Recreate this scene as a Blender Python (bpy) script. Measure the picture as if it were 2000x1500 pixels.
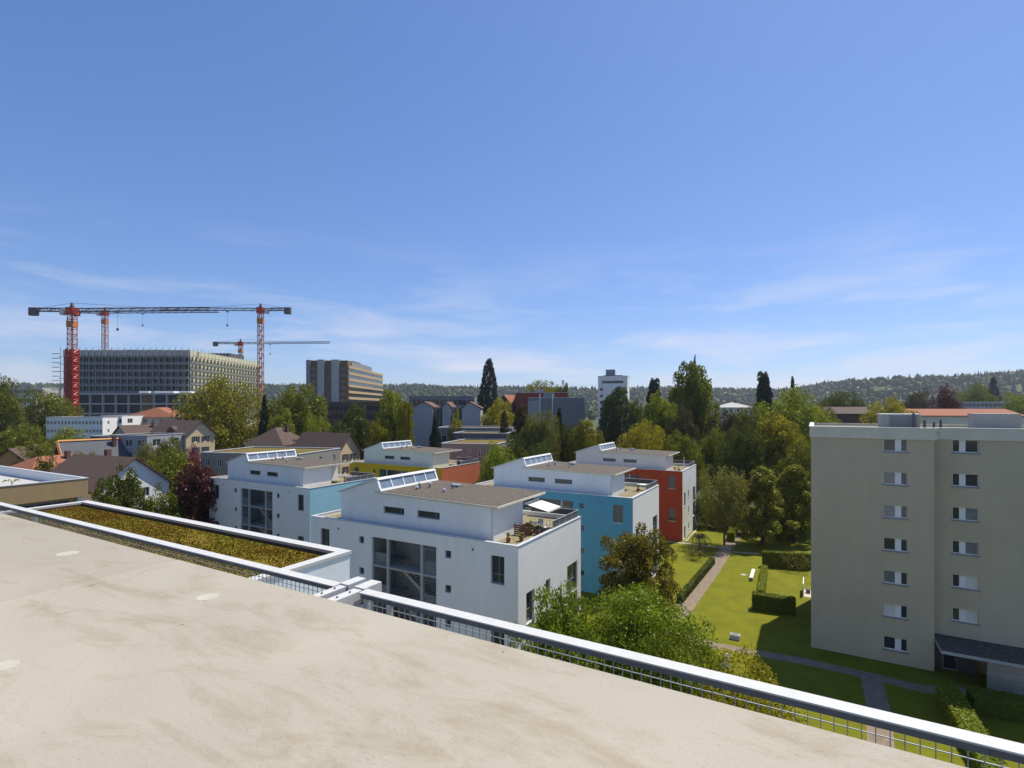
import bpy, math, random
import numpy as np
from mathutils import Vector, Matrix
R = math.radians
for o in list(bpy.data.objects): bpy.data.objects.remove(o)
sc = bpy.context.scene
col = sc.collection

# ------------------------------------------------------------------ camera, sky, sun, exposure
CAM_H = 22.0; FPX = 1030.0; YH = 795.0           # eye height; focal length and horizon row in photo pixels
cam = bpy.data.objects.new('camera', bpy.data.cameras.new('camera')); col.objects.link(cam)
cam.location = (0, 0, CAM_H); cam.rotation_euler = (R(90), 0, 0)
cam.data.sensor_width = 36; cam.data.lens = FPX*36/2000; cam.data.shift_y = 45/2000
cam.data.clip_start = 0.05; cam.data.clip_end = 20000
sc.camera = cam
SUN_AZ, SUN_EL = 51.0, 60.0
SUN_STRENGTH, SKY_STRENGTH = 5.0, 0.15
w = bpy.data.worlds.new('World'); sc.world = w; w.use_nodes = True
nt = w.node_tree; N = nt.nodes; Lk = nt.links; N.clear()
out = N.new('ShaderNodeOutputWorld'); bg = N.new('ShaderNodeBackground')
sky = N.new('ShaderNodeTexSky'); sky.sky_type = 'NISHITA'; sky.sun_disc = False
sky.sun_elevation = R(SUN_EL); sky.sun_rotation = R(SUN_AZ)
sky.altitude = 450; sky.air_density = 1.0; sky.dust_density = 0.5; sky.ozone_density = 2.5
tc = N.new('ShaderNodeTexCoord'); mp = N.new('ShaderNodeMapping'); mp.inputs['Scale'].default_value = (1.6, 1.6, 9.0)
mp.inputs['Rotation'].default_value = (0, R(8), 0)
ns = N.new('ShaderNodeTexNoise'); ns.inputs['Scale'].default_value = 2.1; ns.inputs['Detail'].default_value = 8; ns.inputs['Roughness'].default_value = 0.58
ns.inputs['Distortion'].default_value = 0.35
cr = N.new('ShaderNodeValToRGB'); cr.color_ramp.elements[0].position = 0.47; cr.color_ramp.elements[1].position = 0.72
sep = N.new('ShaderNodeSeparateXYZ')
mr = N.new('ShaderNodeMapRange'); mr.inputs['From Min'].default_value = 0.30; mr.inputs['From Max'].default_value = 0.06   # cirrus only lies low over the horizon
mul = N.new('ShaderNodeMath'); mul.operation = 'MULTIPLY'; mul.use_clamp = True
mul2 = N.new('ShaderNodeMath'); mul2.operation = 'MULTIPLY'; mul2.inputs[1].default_value = 0.85
mix = N.new('ShaderNodeMixRGB'); mix.inputs['Color2'].default_value = (4.3, 4.3, 4.9, 1)
hs = N.new('ShaderNodeHueSaturation'); hs.inputs['Saturation'].default_value = 1.15; hs.inputs['Value'].default_value = 1.0
Lk.new(tc.outputs['Generated'], mp.inputs['Vector']); Lk.new(mp.outputs[0], ns.inputs['Vector']); Lk.new(ns.outputs['Fac'], cr.inputs[0])
Lk.new(tc.outputs['Generated'], sep.inputs[0]); Lk.new(sep.outputs['Z'], mr.inputs['Value'])
Lk.new(cr.outputs[0], mul.inputs[0]); Lk.new(mr.outputs[0], mul.inputs[1]); Lk.new(mul.outputs[0], mul2.inputs[0])
tint = N.new('ShaderNodeMixRGB'); tint.blend_type = 'MULTIPLY'; tint.inputs['Fac'].default_value = 1; tint.inputs['Color2'].default_value = (.80, .885, 1.13, 1)
gam = N.new('ShaderNodeGamma'); gam.inputs['Gamma'].default_value = .76
Lk.new(sky.outputs[0], gam.inputs['Color']); Lk.new(gam.outputs[0], tint.inputs['Color1']); Lk.new(tint.outputs[0], hs.inputs['Color']); Lk.new(hs.outputs[0], mix.inputs['Color1']); Lk.new(mul2.outputs[0], mix.inputs['Fac'])
Lk.new(mix.outputs[0], bg.inputs['Color']); Lk.new(bg.outputs[0], out.inputs['Surface'])
bg.inputs['Strength'].default_value = SKY_STRENGTH
sun = bpy.data.objects.new('sun', bpy.data.lights.new('sun', 'SUN')); col.objects.link(sun)
sun.data.energy = SUN_STRENGTH; sun.data.angle = R(0.5); sun.data.color = (1.0, 0.93, 0.80)
sd = Vector((math.cos(R(SUN_EL))*math.sin(R(SUN_AZ)), math.cos(R(SUN_EL))*math.cos(R(SUN_AZ)), math.sin(R(SUN_EL))))
sun.rotation_euler = sd.to_track_quat('Z', 'Y').to_euler(); sun.location = sd*300
sc.view_settings.view_transform = 'Standard'; sc.view_settings.look = 'None'; sc.view_settings.exposure = 0.33; sc.view_settings.gamma = 1.0

# ------------------------------------------------------------------ helpers
def P(x, y, z=0.0):                       # photo pixel -> point of the place at height z
    k = (CAM_H-z)*FPX/(y-YH); return Vector(((x-1000)/FPX*k, k, z))
def PD(x, y, Y):                          # photo pixel -> point at depth Y
    return Vector(((x-1000)/FPX*Y, Y, CAM_H-(y-YH)/FPX*Y))
def XA(x, Y): return (x-1000)/FPX*Y
def ZA(y, Y): return CAM_H-(y-YH)/FPX*Y
def tag(o, label=None, cat=None, group=None, kind=None):
    if label: o['label'] = label
    if cat: o['category'] = cat
    if group: o['group'] = group
    if kind: o['kind'] = kind
    return o
def empty(name, loc=(0, 0, 0), rz=0.0, label=None, cat=None, group=None, scale=None):
    o = bpy.data.objects.new(name, None); col.objects.link(o); o.location = loc; o.rotation_euler = (0, 0, rz)
    o.empty_display_size = 0.3
    if scale: o.scale = scale
    return tag(o, label, cat, group)
def link(name, me, mat=None, parent=None):
    o = bpy.data.objects.new(name, me); col.objects.link(o)
    if mat is not None and not me.materials: me.materials.append(mat)
    if parent is not None: o.parent = parent
    return o
def recolor(o, mat):
    o.material_slots[0].link = 'OBJECT'; o.material_slots[0].material = mat
def copy_tree(o, parent=None):
    c = o.copy(); col.objects.link(c); c.parent = parent
    for ch in o.children: copy_tree(ch, c)
    return c
def dup(src, parent, loc=(0, 0, 0)):
    c = src.copy(); col.objects.link(c); c.parent = parent; c.location = loc; return c
ident = lambda a, r, z: (a, r, z)
class MB:
    def __init__(s): s.v = []; s.f = []
    def quad(s, *p):
        b = len(s.v); s.v += [tuple(q) for q in p]; s.f.append(tuple(range(b, b+len(p)))); return s
    def box(s, a0, a1, r0, r1, z0, z1, m=ident):
        b = len(s.v)
        for z in (z0, z1):
            for (a, r) in ((a0, r0), (a1, r0), (a1, r1), (a0, r1)): s.v.append(tuple(m(a, r, z)))
        for q in ((0, 3, 2, 1), (4, 5, 6, 7), (0, 1, 5, 4), (1, 2, 6, 5), (2, 3, 7, 6), (3, 0, 4, 7)): s.f.append(tuple(b+i for i in q))
        return s
    def prism(s, poly, r0, r1, m=ident):   # polygon in (a, z) extruded along r
        b = len(s.v); n = len(poly)
        for r in (r0, r1):
            for (a, z) in poly: s.v.append(tuple(m(a, r, z)))
        s.f.append(tuple(b+i for i in range(n))); s.f.append(tuple(b+n+n-1-i for i in range(n)))
        for i in range(n): j = (i+1) % n; s.f.append((b+i, b+n+i, b+n+j, b+j))
        return s
    def slab(s, pts, z0, z1):              # polygon in plan extruded in z
        b = len(s.v); n = len(pts)
        for z in (z0, z1):
            for p in pts: s.v.append((p[0], p[1], z))
        s.f.append(tuple(b+n-1-i for i in range(n))); s.f.append(tuple(b+n+i for i in range(n)))
        for i in range(n): j = (i+1) % n; s.f.append((b+i, b+j, b+n+j, b+n+i))
        return s
    def tube(s, p0, p1, r0, r1=None, n=6, cap=True):
        p0 = Vector(p0); p1 = Vector(p1); r1 = r0 if r1 is None else r1
        d = (p1-p0); q = d.to_track_quat('Z', 'Y') if d.length > 1e-6 else Matrix.Identity(3).to_quaternion()
        b = len(s.v)
        for (p, r) in ((p0, r0), (p1, r1)):
            for i in range(n):
                a = 2*math.pi*i/n; s.v.append(tuple(p+q @ Vector((math.cos(a)*r, math.sin(a)*r, 0))))
        for i in range(n): j = (i+1) % n; s.f.append((b+i, b+j, b+n+j, b+n+i))
        if cap: s.f.append(tuple(b+n-1-i for i in range(n))); s.f.append(tuple(b+n+i for i in range(n)))
        return s
    def bar(s, p0, p1, w, h=None):         # square bar
        return s.tube(p0, p1, w*0.7071, None, 4)
    def mesh(s, name):
        me = bpy.data.meshes.new(name); me.from_pydata(s.v, [], s.f); me.update(); return me
    def build(s, name, mat, parent=None, smooth=False):
        me = s.mesh(name)
        if smooth: me.polygons.foreach_set('use_smooth', [True]*len(me.polygons))
        return link(name, me, mat, parent)
def face(o, d, n):                         # wall coordinates: a along the wall, r inward, z up
    o = Vector(o); d = Vector(d); n = Vector(n)
    return lambda a, r, z: (o.x+d.x*a+n.x*r, o.y+d.y*a+n.y*r, o.z+z)
def wall(m, a0, a1, z0, z1, holes, rec, name, mat, parent):   # wall sheet with real openings and their reveals
    xs = sorted({a0, a1, *[h[0] for h in holes], *[h[1] for h in holes]}); zs = sorted({z0, z1, *[h[2] for h in holes], *[h[3] for h in holes]})
    b = MB()
    for i in range(len(xs)-1):
        k0 = None
        for k in range(len(zs)-1):
            cx = (xs[i]+xs[i+1])/2; cz = (zs[k]+zs[k+1])/2
            solid = not any(h[0] < cx < h[1] and h[2] < cz < h[3] for h in holes)
            if solid and k0 is None: k0 = zs[k]
            if k0 is not None and (not solid or k == len(zs)-2):
                ze = zs[k+1] if solid else zs[k]
                b.quad(m(xs[i], 0, k0), m(xs[i+1], 0, k0), m(xs[i+1], 0, ze), m(xs[i], 0, ze)); k0 = None
    for (h0, h1, g0, g1) in holes:
        b.quad(m(h0, 0, g0), m(h0, rec, g0), m(h0, rec, g1), m(h0, 0, g1)); b.quad(m(h1, 0, g0), m(h1, 0, g1), m(h1, rec, g1), m(h1, rec, g0))
        b.quad(m(h0, 0, g1), m(h0, rec, g1), m(h1, rec, g1), m(h1, 0, g1)); b.quad(m(h0, 0, g0), m(h1, 0, g0), m(h1, rec, g0), m(h0, rec, g0))
    return b.build(name, mat, parent)
def window(m, a0, a1, z0, z1, rec, parent, fm, pm, mull=(), hm=(), fw=0.06, sill=None, name='window'):
    b = MB(); r0, r1 = rec-0.05, rec+0.02
    b.box(a0, a0+fw, r0, r1, z0, z1, m).box(a1-fw, a1, r0, r1, z0, z1, m).box(a0+fw, a1-fw, r0, r1, z1-fw, z1, m).box(a0+fw, a1-fw, r0, r1, z0, z0+fw, m)
    for u in mull: c = a0+(a1-a0)*u; b.box(c-fw*.5, c+fw*.5, r0+.004, r1, z0+fw, z1-fw, m)
    for u in hm: c = z0+(z1-z0)*u; b.box(a0+fw, a1-fw, r0+.008, r1, c-fw*.4, c+fw*.4, m)
    o = b.build(name, fm, parent)
    p = MB().box(a0+.01, a1-.01, rec+.0, rec+.03, z0+.01, z1-.01, m).build('pane', pm, o)
    if sill: MB().box(a0-.04, a1+.04, -.05, rec-.06, z0-.045, z0+.004, m).build('sill', sill, o)
    return o

# ------------------------------------------------------------------ materials
def mat(name, c, rough=0.8, noise=0.0, scale=4.0, c2=None, bump=0.0, bscale=None, metal=0.0, spec=0.3, streak=0.0, stretch=None):
    m = bpy.data.materials.new(name); m.use_nodes = True; t = m.node_tree; n = t.nodes; l = t.links
    b = n['Principled BSDF']; b.inputs['Roughness'].default_value = rough; b.inputs['Metallic'].default_value = metal
    b.inputs['Specular IOR Level'].default_value = spec; b.inputs['Base Color'].default_value = (*c, 1)
    tcn = n.new('ShaderNodeTexCoord'); src = tcn.outputs['Object']
    if stretch:
        mpn = n.new('ShaderNodeMapping'); mpn.inputs['Scale'].default_value = stretch; l.new(src, mpn.inputs[0]); src = mpn.outputs[0]
    if noise > 0 or c2:
        nz = n.new('ShaderNodeTexNoise'); nz.inputs['Scale'].default_value = scale; nz.inputs['Detail'].default_value = 7; nz.inputs['Roughness'].default_value = 0.62
        l.new(src, nz.inputs['Vector'])
        rp = n.new('ShaderNodeValToRGB'); d = c2 if c2 else tuple(max(0, q*(1-noise)) for q in c)
        rp.color_ramp.elements[0].position = 0.32; rp.color_ramp.elements[1].position = 0.68
        rp.color_ramp.elements[0].color = (*d, 1); rp.color_ramp.elements[1].color = (*c, 1)
        l.new(nz.outputs['Fac'], rp.inputs[0]); last = rp.outputs[0]
        if streak > 0:                     # rain streaks running down walls
            m2 = n.new('ShaderNodeMapping'); m2.inputs['Scale'].default_value = (1.1, 1.1, 0.10); l.new(tcn.outputs['Object'], m2.inputs[0])
            n2 = n.new('ShaderNodeTexNoise'); n2.inputs['Scale'].default_value = 1.6; n2.inputs['Detail'].default_value = 6; l.new(m2.outputs[0], n2.inputs['Vector'])
            r2 = n.new('ShaderNodeValToRGB'); r2.color_ramp.elements[0].position = 0.3; r2.color_ramp.elements[1].position = 0.6
            g = 1-streak; r2.color_ramp.elements[0].color = (g, g*.985, g*.95, 1); r2.color_ramp.elements[1].color = (1, 1, 1, 1)
            l.new(n2.outputs['Fac'], r2.inputs[0])
            mx = n.new('ShaderNodeMixRGB'); mx.blend_type = 'MULTIPLY'; mx.inputs['Fac'].default_value = 1
            l.new(last, mx.inputs['Color1']); l.new(r2.outputs[0], mx.inputs['Color2']); last = mx.outputs[0]
        l.new(last, b.inputs['Base Color'])
    if bump > 0:
        bz = n.new('ShaderNodeTexNoise'); bz.inputs['Scale'].default_value = bscale or scale*6; bz.inputs['Detail'].default_value = 5; l.new(src, bz.inputs['Vector'])
        bp = n.new('ShaderNodeBump'); bp.inputs['Strength'].default_value = bump; bp.inputs['Distance'].default_value = 0.02
        l.new(bz.outputs['Fac'], bp.inputs['Height']); l.new(bp.outputs[0], b.inputs['Normal'])
    return m
def glass(name, c, rough=0.06):
    return mat(name, c, rough, 0.35, 0.6, spec=0.6)
M = {}
M['white'] = mat('white_render', (.83, .82, .79), .85, .06, .5, bump=.12, bscale=60, streak=.035)
M['white_b'] = mat('pale_blue_white_render', (.74, .79, .81), .85, .06, .5, streak=.035)
M['cream'] = mat('cream_render', (.76, .70, .56), .85, .06, .5, streak=.035)
M['pinkish'] = mat('pinkish_white_render', (.78, .70, .65), .85, .06, .5, streak=.035)
M['creamw'] = mat('warm_cream_render', (.70, .55, .33), .85, .08, .5)
M['yellow'] = mat('yellow_render', (.62, .36, .012), .85, .08, .5, streak=.035)
M['salmon'] = mat('salmon_render', (.55, .15, .07), .85, .08, .6, streak=.035)
M['blue'] = mat('blue_render', (.10, .33, .46), .85, .07, .5, streak=.03)
M['lblue'] = mat('light_blue_render', (.30, .55, .64), .85, .07, .5, streak=.03)
M['red'] = mat('red_render', (.42, .06, .018), .85, .10, .5, streak=.03)
M['beige'] = mat('beige_render', (.53, .455, .32), .9, .10, .35, bump=.2, bscale=25, streak=.035)
M['fascia'] = mat('pale_fascia', (.66, .62, .50), .85, .12, .8, streak=.035)
M['cap'] = mat('metal_cap', (.62, .64, .65), .45, .10, 2, metal=.35)
M['galv'] = mat('galvanised_steel', (.60, .63, .65), .42, .22, 9, metal=.55, bump=.05)
M['railtop'] = mat('galvanised_top', (.54, .54, .52), .5, .12, 14, bump=.05)
M['railshade'] = mat('shade_dark_steel', (.13, .145, .16), .55, .25, 8)  # rail steel darkened in colour to stand for shade on its inner side
M['galvd'] = mat('galvanised_wire', (.42, .45, .47), .45, .15, 9, metal=.5)
M['frame'] = mat('window_frame_grey', (.20, .21, .22), .5)
M['framew'] = mat('window_frame_white', (.76, .76, .74), .5)
M['glass'] = glass('window_glass', (.035, .045, .055))
M['glass2'] = glass('window_glass_curtain', (.20, .22, .24), .12)
M['skyglass'] = glass('clerestory_glass', (.22, .28, .36), .08)
M['blind'] = mat('blind', (.66, .65, .60), .7, .06, 3)
M['gravel'] = mat('gravel_roof', (.175, .145, .115), .95, c2=(.035, .028, .023), scale=7, bump=.7, bscale=28)
M['mossroof'] = mat('mossy_gravel', (.30, .26, .17), .95, c2=(.14, .12, .05), scale=1.6, bump=.5, bscale=25)
M['concrete_p'] = mat('plain_concrete', (.40, .38, .35), .9, .2, 1.2, bump=.2)
M['darkgrey'] = mat('dark_grey_metal', (.10, .105, .11), .6, .2, 3)
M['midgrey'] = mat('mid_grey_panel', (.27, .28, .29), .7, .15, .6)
M['warmgrey'] = mat('warm_grey_render', (.26, .25, .215), .85, .15, .6)
M['wood'] = mat('brown_wood', (.16, .065, .03), .7, .3, 6, stretch=(1, 1, 6))
M['awning'] = mat('awning_cloth', (.78, .76, .70), .8, .05, 2)
M['rooftile'] = mat('brown_tiles', (.115, .075, .058), .85, c2=(.065, .045, .038), scale=3, bump=.3, bscale=14)
M['redtile'] = mat('red_tiles', (.34, .13, .065), .85, c2=(.20, .075, .045), scale=3, bump=.3, bscale=14)
M['slate'] = mat('slate_roof', (.10, .105, .125), .7, c2=(.06, .065, .08), scale=3, bump=.2)
M['tan'] = mat('tan_render', (.40, .28, .14), .85, .1, .5, streak=.04)
M['pink'] = mat('pink_render', (.46, .38, .31), .85, .1, .5, streak=.04)
M['orange'] = mat('orange_render', (.55, .27, .10), .85, .1, .6)
M['brick'] = mat('dark_brick', (.15, .085, .07), .9, .25, 1.0)
M['brown'] = mat('bronze_panel', (.20, .13, .07), .6, .25, .25)
M['ochre'] = mat('ochre_panel', (.50, .36, .20), .75, .12, .3)
M['lightconc'] = mat('light_concrete', (.46, .46, .44), .85, .12, .3, streak=.1)
M['boardconc'] = mat('board_marked_concrete', (.36, .32, .25), .9, .2, .8)
M['redbox'] = mat('dull_red_cladding', (.26, .05, .035), .8, .12, .3)
M['greybox'] = mat('grey_cladding', (.20, .205, .215), .8, .10, .2)
M['gablegrey'] = mat('grey_gable_render', (.33, .345, .36), .85, .10, .3)
M['bronzeglass'] = glass('bronze_glass', (.12, .075, .04))
M['greenglass'] = glass('green_glass', (.05, .09, .08))
M['crane_r'] = mat('crane_red', (.50, .05, .03), .55, .2, 1)
M['crane_s'] = mat('crane_faded_red', (.52, .22, .17), .55, .2, 1)
M['crane_w'] = mat('crane_pale', (.62, .60, .60), .55, .1, 1)
M['crane_g'] = mat('crane_dark_steel', (.13, .11, .12), .6, .2, 1)
M['crane_o'] = mat('crane_orange', (.55, .20, .06), .55, .2, 1)
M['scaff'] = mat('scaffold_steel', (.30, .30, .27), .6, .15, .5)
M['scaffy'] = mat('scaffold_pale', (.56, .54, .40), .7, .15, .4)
M['scaffdark'] = mat('shell_dark', (.075, .08, .09), .8, .3, .15)
M['teal'] = mat('scaffold_net', (.10, .20, .22), .8, .15, .4)
M['bark'] = mat('bark', (.10, .075, .05), .95, .4, 5, bump=.4)
M['asphalt'] = mat('garden_path', (.25, .195, .145), .95, c2=(.17, .13, .095), scale=1.5, bump=.2, bscale=40)
M['plate'] = mat('white_paint', (.78, .78, .76), .6, .05, 3)
M['paving'] = mat('pale_paving', (.46, .42, .34), .9, .2, 2)
M['soil'] = mat('soil', (.10, .07, .05), .95, .4, 3)

def lawn_mat(name, a, b_, s1=.35, bump=.6):
    m = bpy.data.materials.new(name); m.use_nodes = True; t = m.node_tree; n = t.nodes; l = t.links; b = n['Principled BSDF']
    b.inputs['Roughness'].default_value = .9; b.inputs['Specular IOR Level'].default_value = .15
    tcn = n.new('ShaderNodeTexCoord')
    n1 = n.new('ShaderNodeTexNoise'); n1.inputs['Scale'].default_value = s1; n1.inputs['Detail'].default_value = 10; n1.inputs['Roughness'].default_value = .72
    n2 = n.new('ShaderNodeTexNoise'); n2.inputs['Scale'].default_value = 14; n2.inputs['Detail'].default_value = 5
    ad = n.new('ShaderNodeMath'); ad.operation = 'ADD'; mu = n.new('ShaderNodeMath'); mu.operation = 'MULTIPLY'; mu.inputs[1].default_value = .5
    rp = n.new('ShaderNodeValToRGB'); rp.color_ramp.elements[0].position = .40; rp.color_ramp.elements[1].position = .60
    rp.color_ramp.elements[0].color = (*b_, 1); rp.color_ramp.elements[1].color = (*a, 1)
    bp = n.new('ShaderNodeBump'); bp.inputs['Strength'].default_value = bump; bp.inputs['Distance'].default_value = .06
    l.new(tcn.outputs['Object'], n1.inputs['Vector']); l.new(tcn.outputs['Object'], n2.inputs['Vector'])
    l.new(n1.outputs['Fac'], ad.inputs[0]); l.new(n2.outputs['Fac'], ad.inputs[1]); l.new(ad.outputs[0], mu.inputs[0]); l.new(mu.outputs[0], rp.inputs[0])
    l.new(rp.outputs[0], b.inputs['Base Color']); l.new(n2.outputs['Fac'], bp.inputs['Height']); l.new(bp.outputs[0], b.inputs['Normal'])
    return m
M['lawn'] = lawn_mat('lawn_grass', (.175, .172, .006), (.10, .112, .005), .5)
M['ground'] = lawn_mat('town_ground', (.085, .10, .02), (.05, .055, .022), .05)
M['sedum'] = lawn_mat('sedum', (.165, .165, .010), (.17, .062, .012), .3, .9)
M['sedumroof'] = lawn_mat('sedum_far', (.17, .14, .03), (.12, .08, .03), .3)
M['hedge'] = lawn_mat('hedge_face', (.10, .15, .012), (.05, .08, .008), 3, 1)

def leaf_mat(name, c, trans=.42, var=.4):
    m = bpy.data.materials.new(name); m.use_nodes = True; t = m.node_tree; n = t.nodes; l = t.links; n.clear()
    o = n.new('ShaderNodeOutputMaterial'); d = n.new('ShaderNodeBsdfDiffuse'); tr = n.new('ShaderNodeBsdfTranslucent'); g = n.new('ShaderNodeBsdfGlossy')
    mx = n.new('ShaderNodeMixShader'); mx.inputs[0].default_value = trans; m2 = n.new('ShaderNodeMixShader'); m2.inputs[0].default_value = .025
    g.inputs['Roughness'].default_value = .45; g.inputs['Color'].default_value = (.7, .75, .6, 1)
    tcn = n.new('ShaderNodeTexCoord'); nz = n.new('ShaderNodeTexNoise'); nz.inputs['Scale'].default_value = 9; nz.inputs['Detail'].default_value = 4
    rp = n.new('ShaderNodeValToRGB'); rp.color_ramp.elements[0].position = .3; rp.color_ramp.elements[1].position = .7
    rp.color_ramp.elements[0].color = (*[q*(1-var) for q in c], 1); rp.color_ramp.elements[1].color = (*[min(1, q*(1+var*.6)) for q in c], 1)
    l.new(tcn.outputs['Object'], nz.inputs['Vector']); l.new(nz.outputs['Fac'], rp.inputs[0])
    l.new(rp.outputs[0], d.inputs['Color']); l.new(rp.outputs[0], tr.inputs['Color'])
    l.new(d.outputs[0], mx.inputs[1]); l.new(tr.outputs[0], mx.inputs[2]); l.new(mx.outputs[0], m2.inputs[1]); l.new(g.outputs[0], m2.inputs[2]); l.new(m2.outputs[0], o.inputs['Surface'])
    return m
LM = {'mid': leaf_mat('leaf_mid', (.165, .18, .011)), 'bright': leaf_mat('leaf_bright', (.24, .275, .014)), 'yellow': leaf_mat('leaf_yellow', (.32, .28, .012)),
      'yg': leaf_mat('leaf_yellowgreen', (.24, .225, .011)), 'olive': leaf_mat('leaf_olive', (.20, .19, .035)), 'dark': leaf_mat('leaf_dark', (.09, .108, .010), .38),
      'conifer': leaf_mat('needle_dark', (.030, .045, .020), .2), 'sequoia': leaf_mat('needle_grey', (.055, .065, .045), .2), 'copper': leaf_mat('leaf_copper', (.11, .028, .028), .4),
      'rust': leaf_mat('leaf_rust', (.20, .165, .016), .45, .6), 'magenta': leaf_mat('leaf_magenta', (.20, .025, .05), .4), 'brownish': leaf_mat('leaf_brownish', (.10, .078, .022), .3),
      'larch': leaf_mat('leaf_larch', (.23, .235, .018)), 'maple': leaf_mat('leaf_maple', (.19, .245, .014)), 'far': leaf_mat('leaf_far', (.085, .11, .025), .3), 'farc': leaf_mat('needle_far', (.030, .048, .026), .15)}
for k in ('mid', 'bright'): pass

# ------------------------------------------------------------------ ground, hills
gm = MB()
gm.quad((-2900, -300, 0), (2900, -300, 0), (2900, 2900, 0), (-2900, 2900, 0))
tag(gm.build('ground', M['ground']), kind='structure')
PROF = [(-900, 745), (-300, 748), (0, 752), (560, 750), (700, 752), (850, 752), (950, 757), (1150, 757), (1400, 758), (1540, 760), (1620, 748), (1700, 742), (1800, 735), (1900, 732), (2000, 727), (2300, 716), (2900, 705)]
def prof(x):
    for (a, b) in zip(PROF, PROF[1:]):
        if a[0] <= x <= b[0]: u = (x-a[0])/(b[0]-a[0]); return a[1]+(b[1]-a[1])*u
    return PROF[0][1] if x < PROF[0][0] else PROF[-1][1]
def hill(X, Y):                           # height of the wooded hills above the town
    az = X/Y*FPX+1000; far = 1500+(500 if az < 1560 else max(0, 500-(az-1560)*4))
    top = CAM_H+(YH-prof(az))/FPX*far-15
    u = min(1, max(0, (Y-far*.55)/(far*.45))); s = u*u*(3-2*u)
    wob = 5*math.sin(X*.011+1)*math.sin(Y*.007)+3*math.sin(X*.031+Y*.013)
    return max(-1, top*s+wob*s-1)
hv = []; hf = []; nx, ny = 150, 26
for j in range(ny):
    Y = 700+j*72
    for i in range(nx):
        X = (-1.35+2.7*i/(nx-1))*Y; X = max(-2850, min(2850, X)); hv.append((X, Y, hill(X, Y)))
for j in range(ny-1):
    for i in range(nx-1): a = j*nx+i; hf.append((a, a+1, a+nx+1, a+nx))
hme = bpy.data.meshes.new('hills'); hme.from_pydata(hv, [], hf); hme.update()
tag(link('hills', hme, M['ground']), kind='structure')

# ------------------------------------------------------------------ the roof the camera stands on
A0 = R(30); EX = Vector((math.cos(A0), -math.sin(A0), 0)); EY = Vector((math.sin(A0), math.cos(A0), 0))
def conc_mat(name, base):
    m = bpy.data.materials.new(name); m.use_nodes = True; t = m.node_tree; n = t.nodes; l = t.links; b = n['Principled BSDF']
    b.inputs['Roughness'].default_value = .88; b.inputs['Specular IOR Level'].default_value = .2
    tcn = n.new('ShaderNodeTexCoord')
    def nz(s, d, r, st=None):
        k = n.new('ShaderNodeTexNoise'); k.inputs['Scale'].default_value = s; k.inputs['Detail'].default_value = d; k.inputs['Roughness'].default_value = r
        k.inputs['Distortion'].default_value = .6
        if st:
            q = n.new('ShaderNodeMapping'); q.inputs['Scale'].default_value = st; l.new(tcn.outputs['Object'], q.inputs[0]); l.new(q.outputs[0], k.inputs['Vector'])
        else: l.new(tcn.outputs['Object'], k.inputs['Vector'])
        return k.outputs['Fac']
    def ramp(src, p0, c0, p1, c1):
        k = n.new('ShaderNodeValToRGB'); k.color_ramp.elements[0].position = p0; k.color_ramp.elements[1].position = p1
        k.color_ramp.elements[0].color = (*c0, 1); k.color_ramp.elements[1].color = (*c1, 1); l.new(src, k.inputs[0]); return k.outputs[0]
    def mulc(a, b_, f=1):
        k = n.new('ShaderNodeMixRGB'); k.blend_type = 'MULTIPLY'; k.inputs[0].default_value = f; l.new(a, k.inputs[1]); l.new(b_, k.inputs[2]); return k.outputs[0]
    c = ramp(nz(.45, 8, .6), .3, tuple(q*.86 for q in base), .7, base)
    c = mulc(c, ramp(nz(1.1, 9, .7, (1, 2.6, 1)), .30, (.80, .74, .64), .50, (1, 1, 1)))         # trowel drifts
    c = mulc(c, ramp(nz(2.3, 6, .6, (1.6, .5, 1)), .24, (.66, .58, .44), .33, (1, 1, 1)))         # rust-brown water stains
    c = mulc(c, ramp(nz(75, 3, .6), .22, (.70, .68, .66), .42, (1, 1, 1)))                        # pores
    k = n.new('ShaderNodeTexVoronoi'); k.inputs['Scale'].default_value = 3.1; l.new(tcn.outputs['Object'], k.inputs['Vector'])
    c = mulc(c, ramp(k.outputs['Distance'], .018, (.25, .2, .17), .03, (1, 1, 1)))                # scattered dark specks
    l.new(c, b.inputs['Base Color'])
    bp = n.new('ShaderNodeBump'); bp.inputs['Strength'].default_value = .25; bp.inputs['Distance'].default_value = .01
    l.new(nz(22, 6, .65), bp.inputs['Height']); l.new(bp.outputs[0], b.inputs['Normal'])
    return m
M['concA'] = conc_mat('roof_concrete_warm', (.385, .352, .285)); M['concB'] = conc_mat('roof_concrete_grey', (.35, .318, .255))
own = empty('apartment_block', (0, 0, 0), -A0, 'tall block under the bare concrete roof slab, its balconies along the edge', 'building')
ZS = 20.4
MB().box(-34, -5.80, -9, 3.045, ZS-.22, ZS-.006).build('roof_slab', M['concB'], own)['label'] = 'greyer roof panel beyond the joint'
MB().box(-5.775, 16, -9, 3.03, ZS-.22, ZS+.004).build('roof_slab', M['concA'], own)
MB().box(-5.80, -5.765, -9, 3.0, ZS-.20, ZS-.012).build('joint_seal', M['darkgrey'], own)
MB().box(-33.5, 15.5, -8.5, 2.3, 0, ZS-.22).build('wall', M['white'], own)
def disc(cx, cy, r, z0, z1, m_, name, parent, n=18):
    return MB().slab([(cx+math.cos(2*math.pi*i/n)*r*(1+.05*math.sin(i*2.3)), cy+math.sin(2*math.pi*i/n)*r) for i in range(n)], z0, z1).build(name, m_, parent)
M['patch'] = mat('mortar_patch', (.46, .43, .36), .9, .15, 8, bump=.2)
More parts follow.
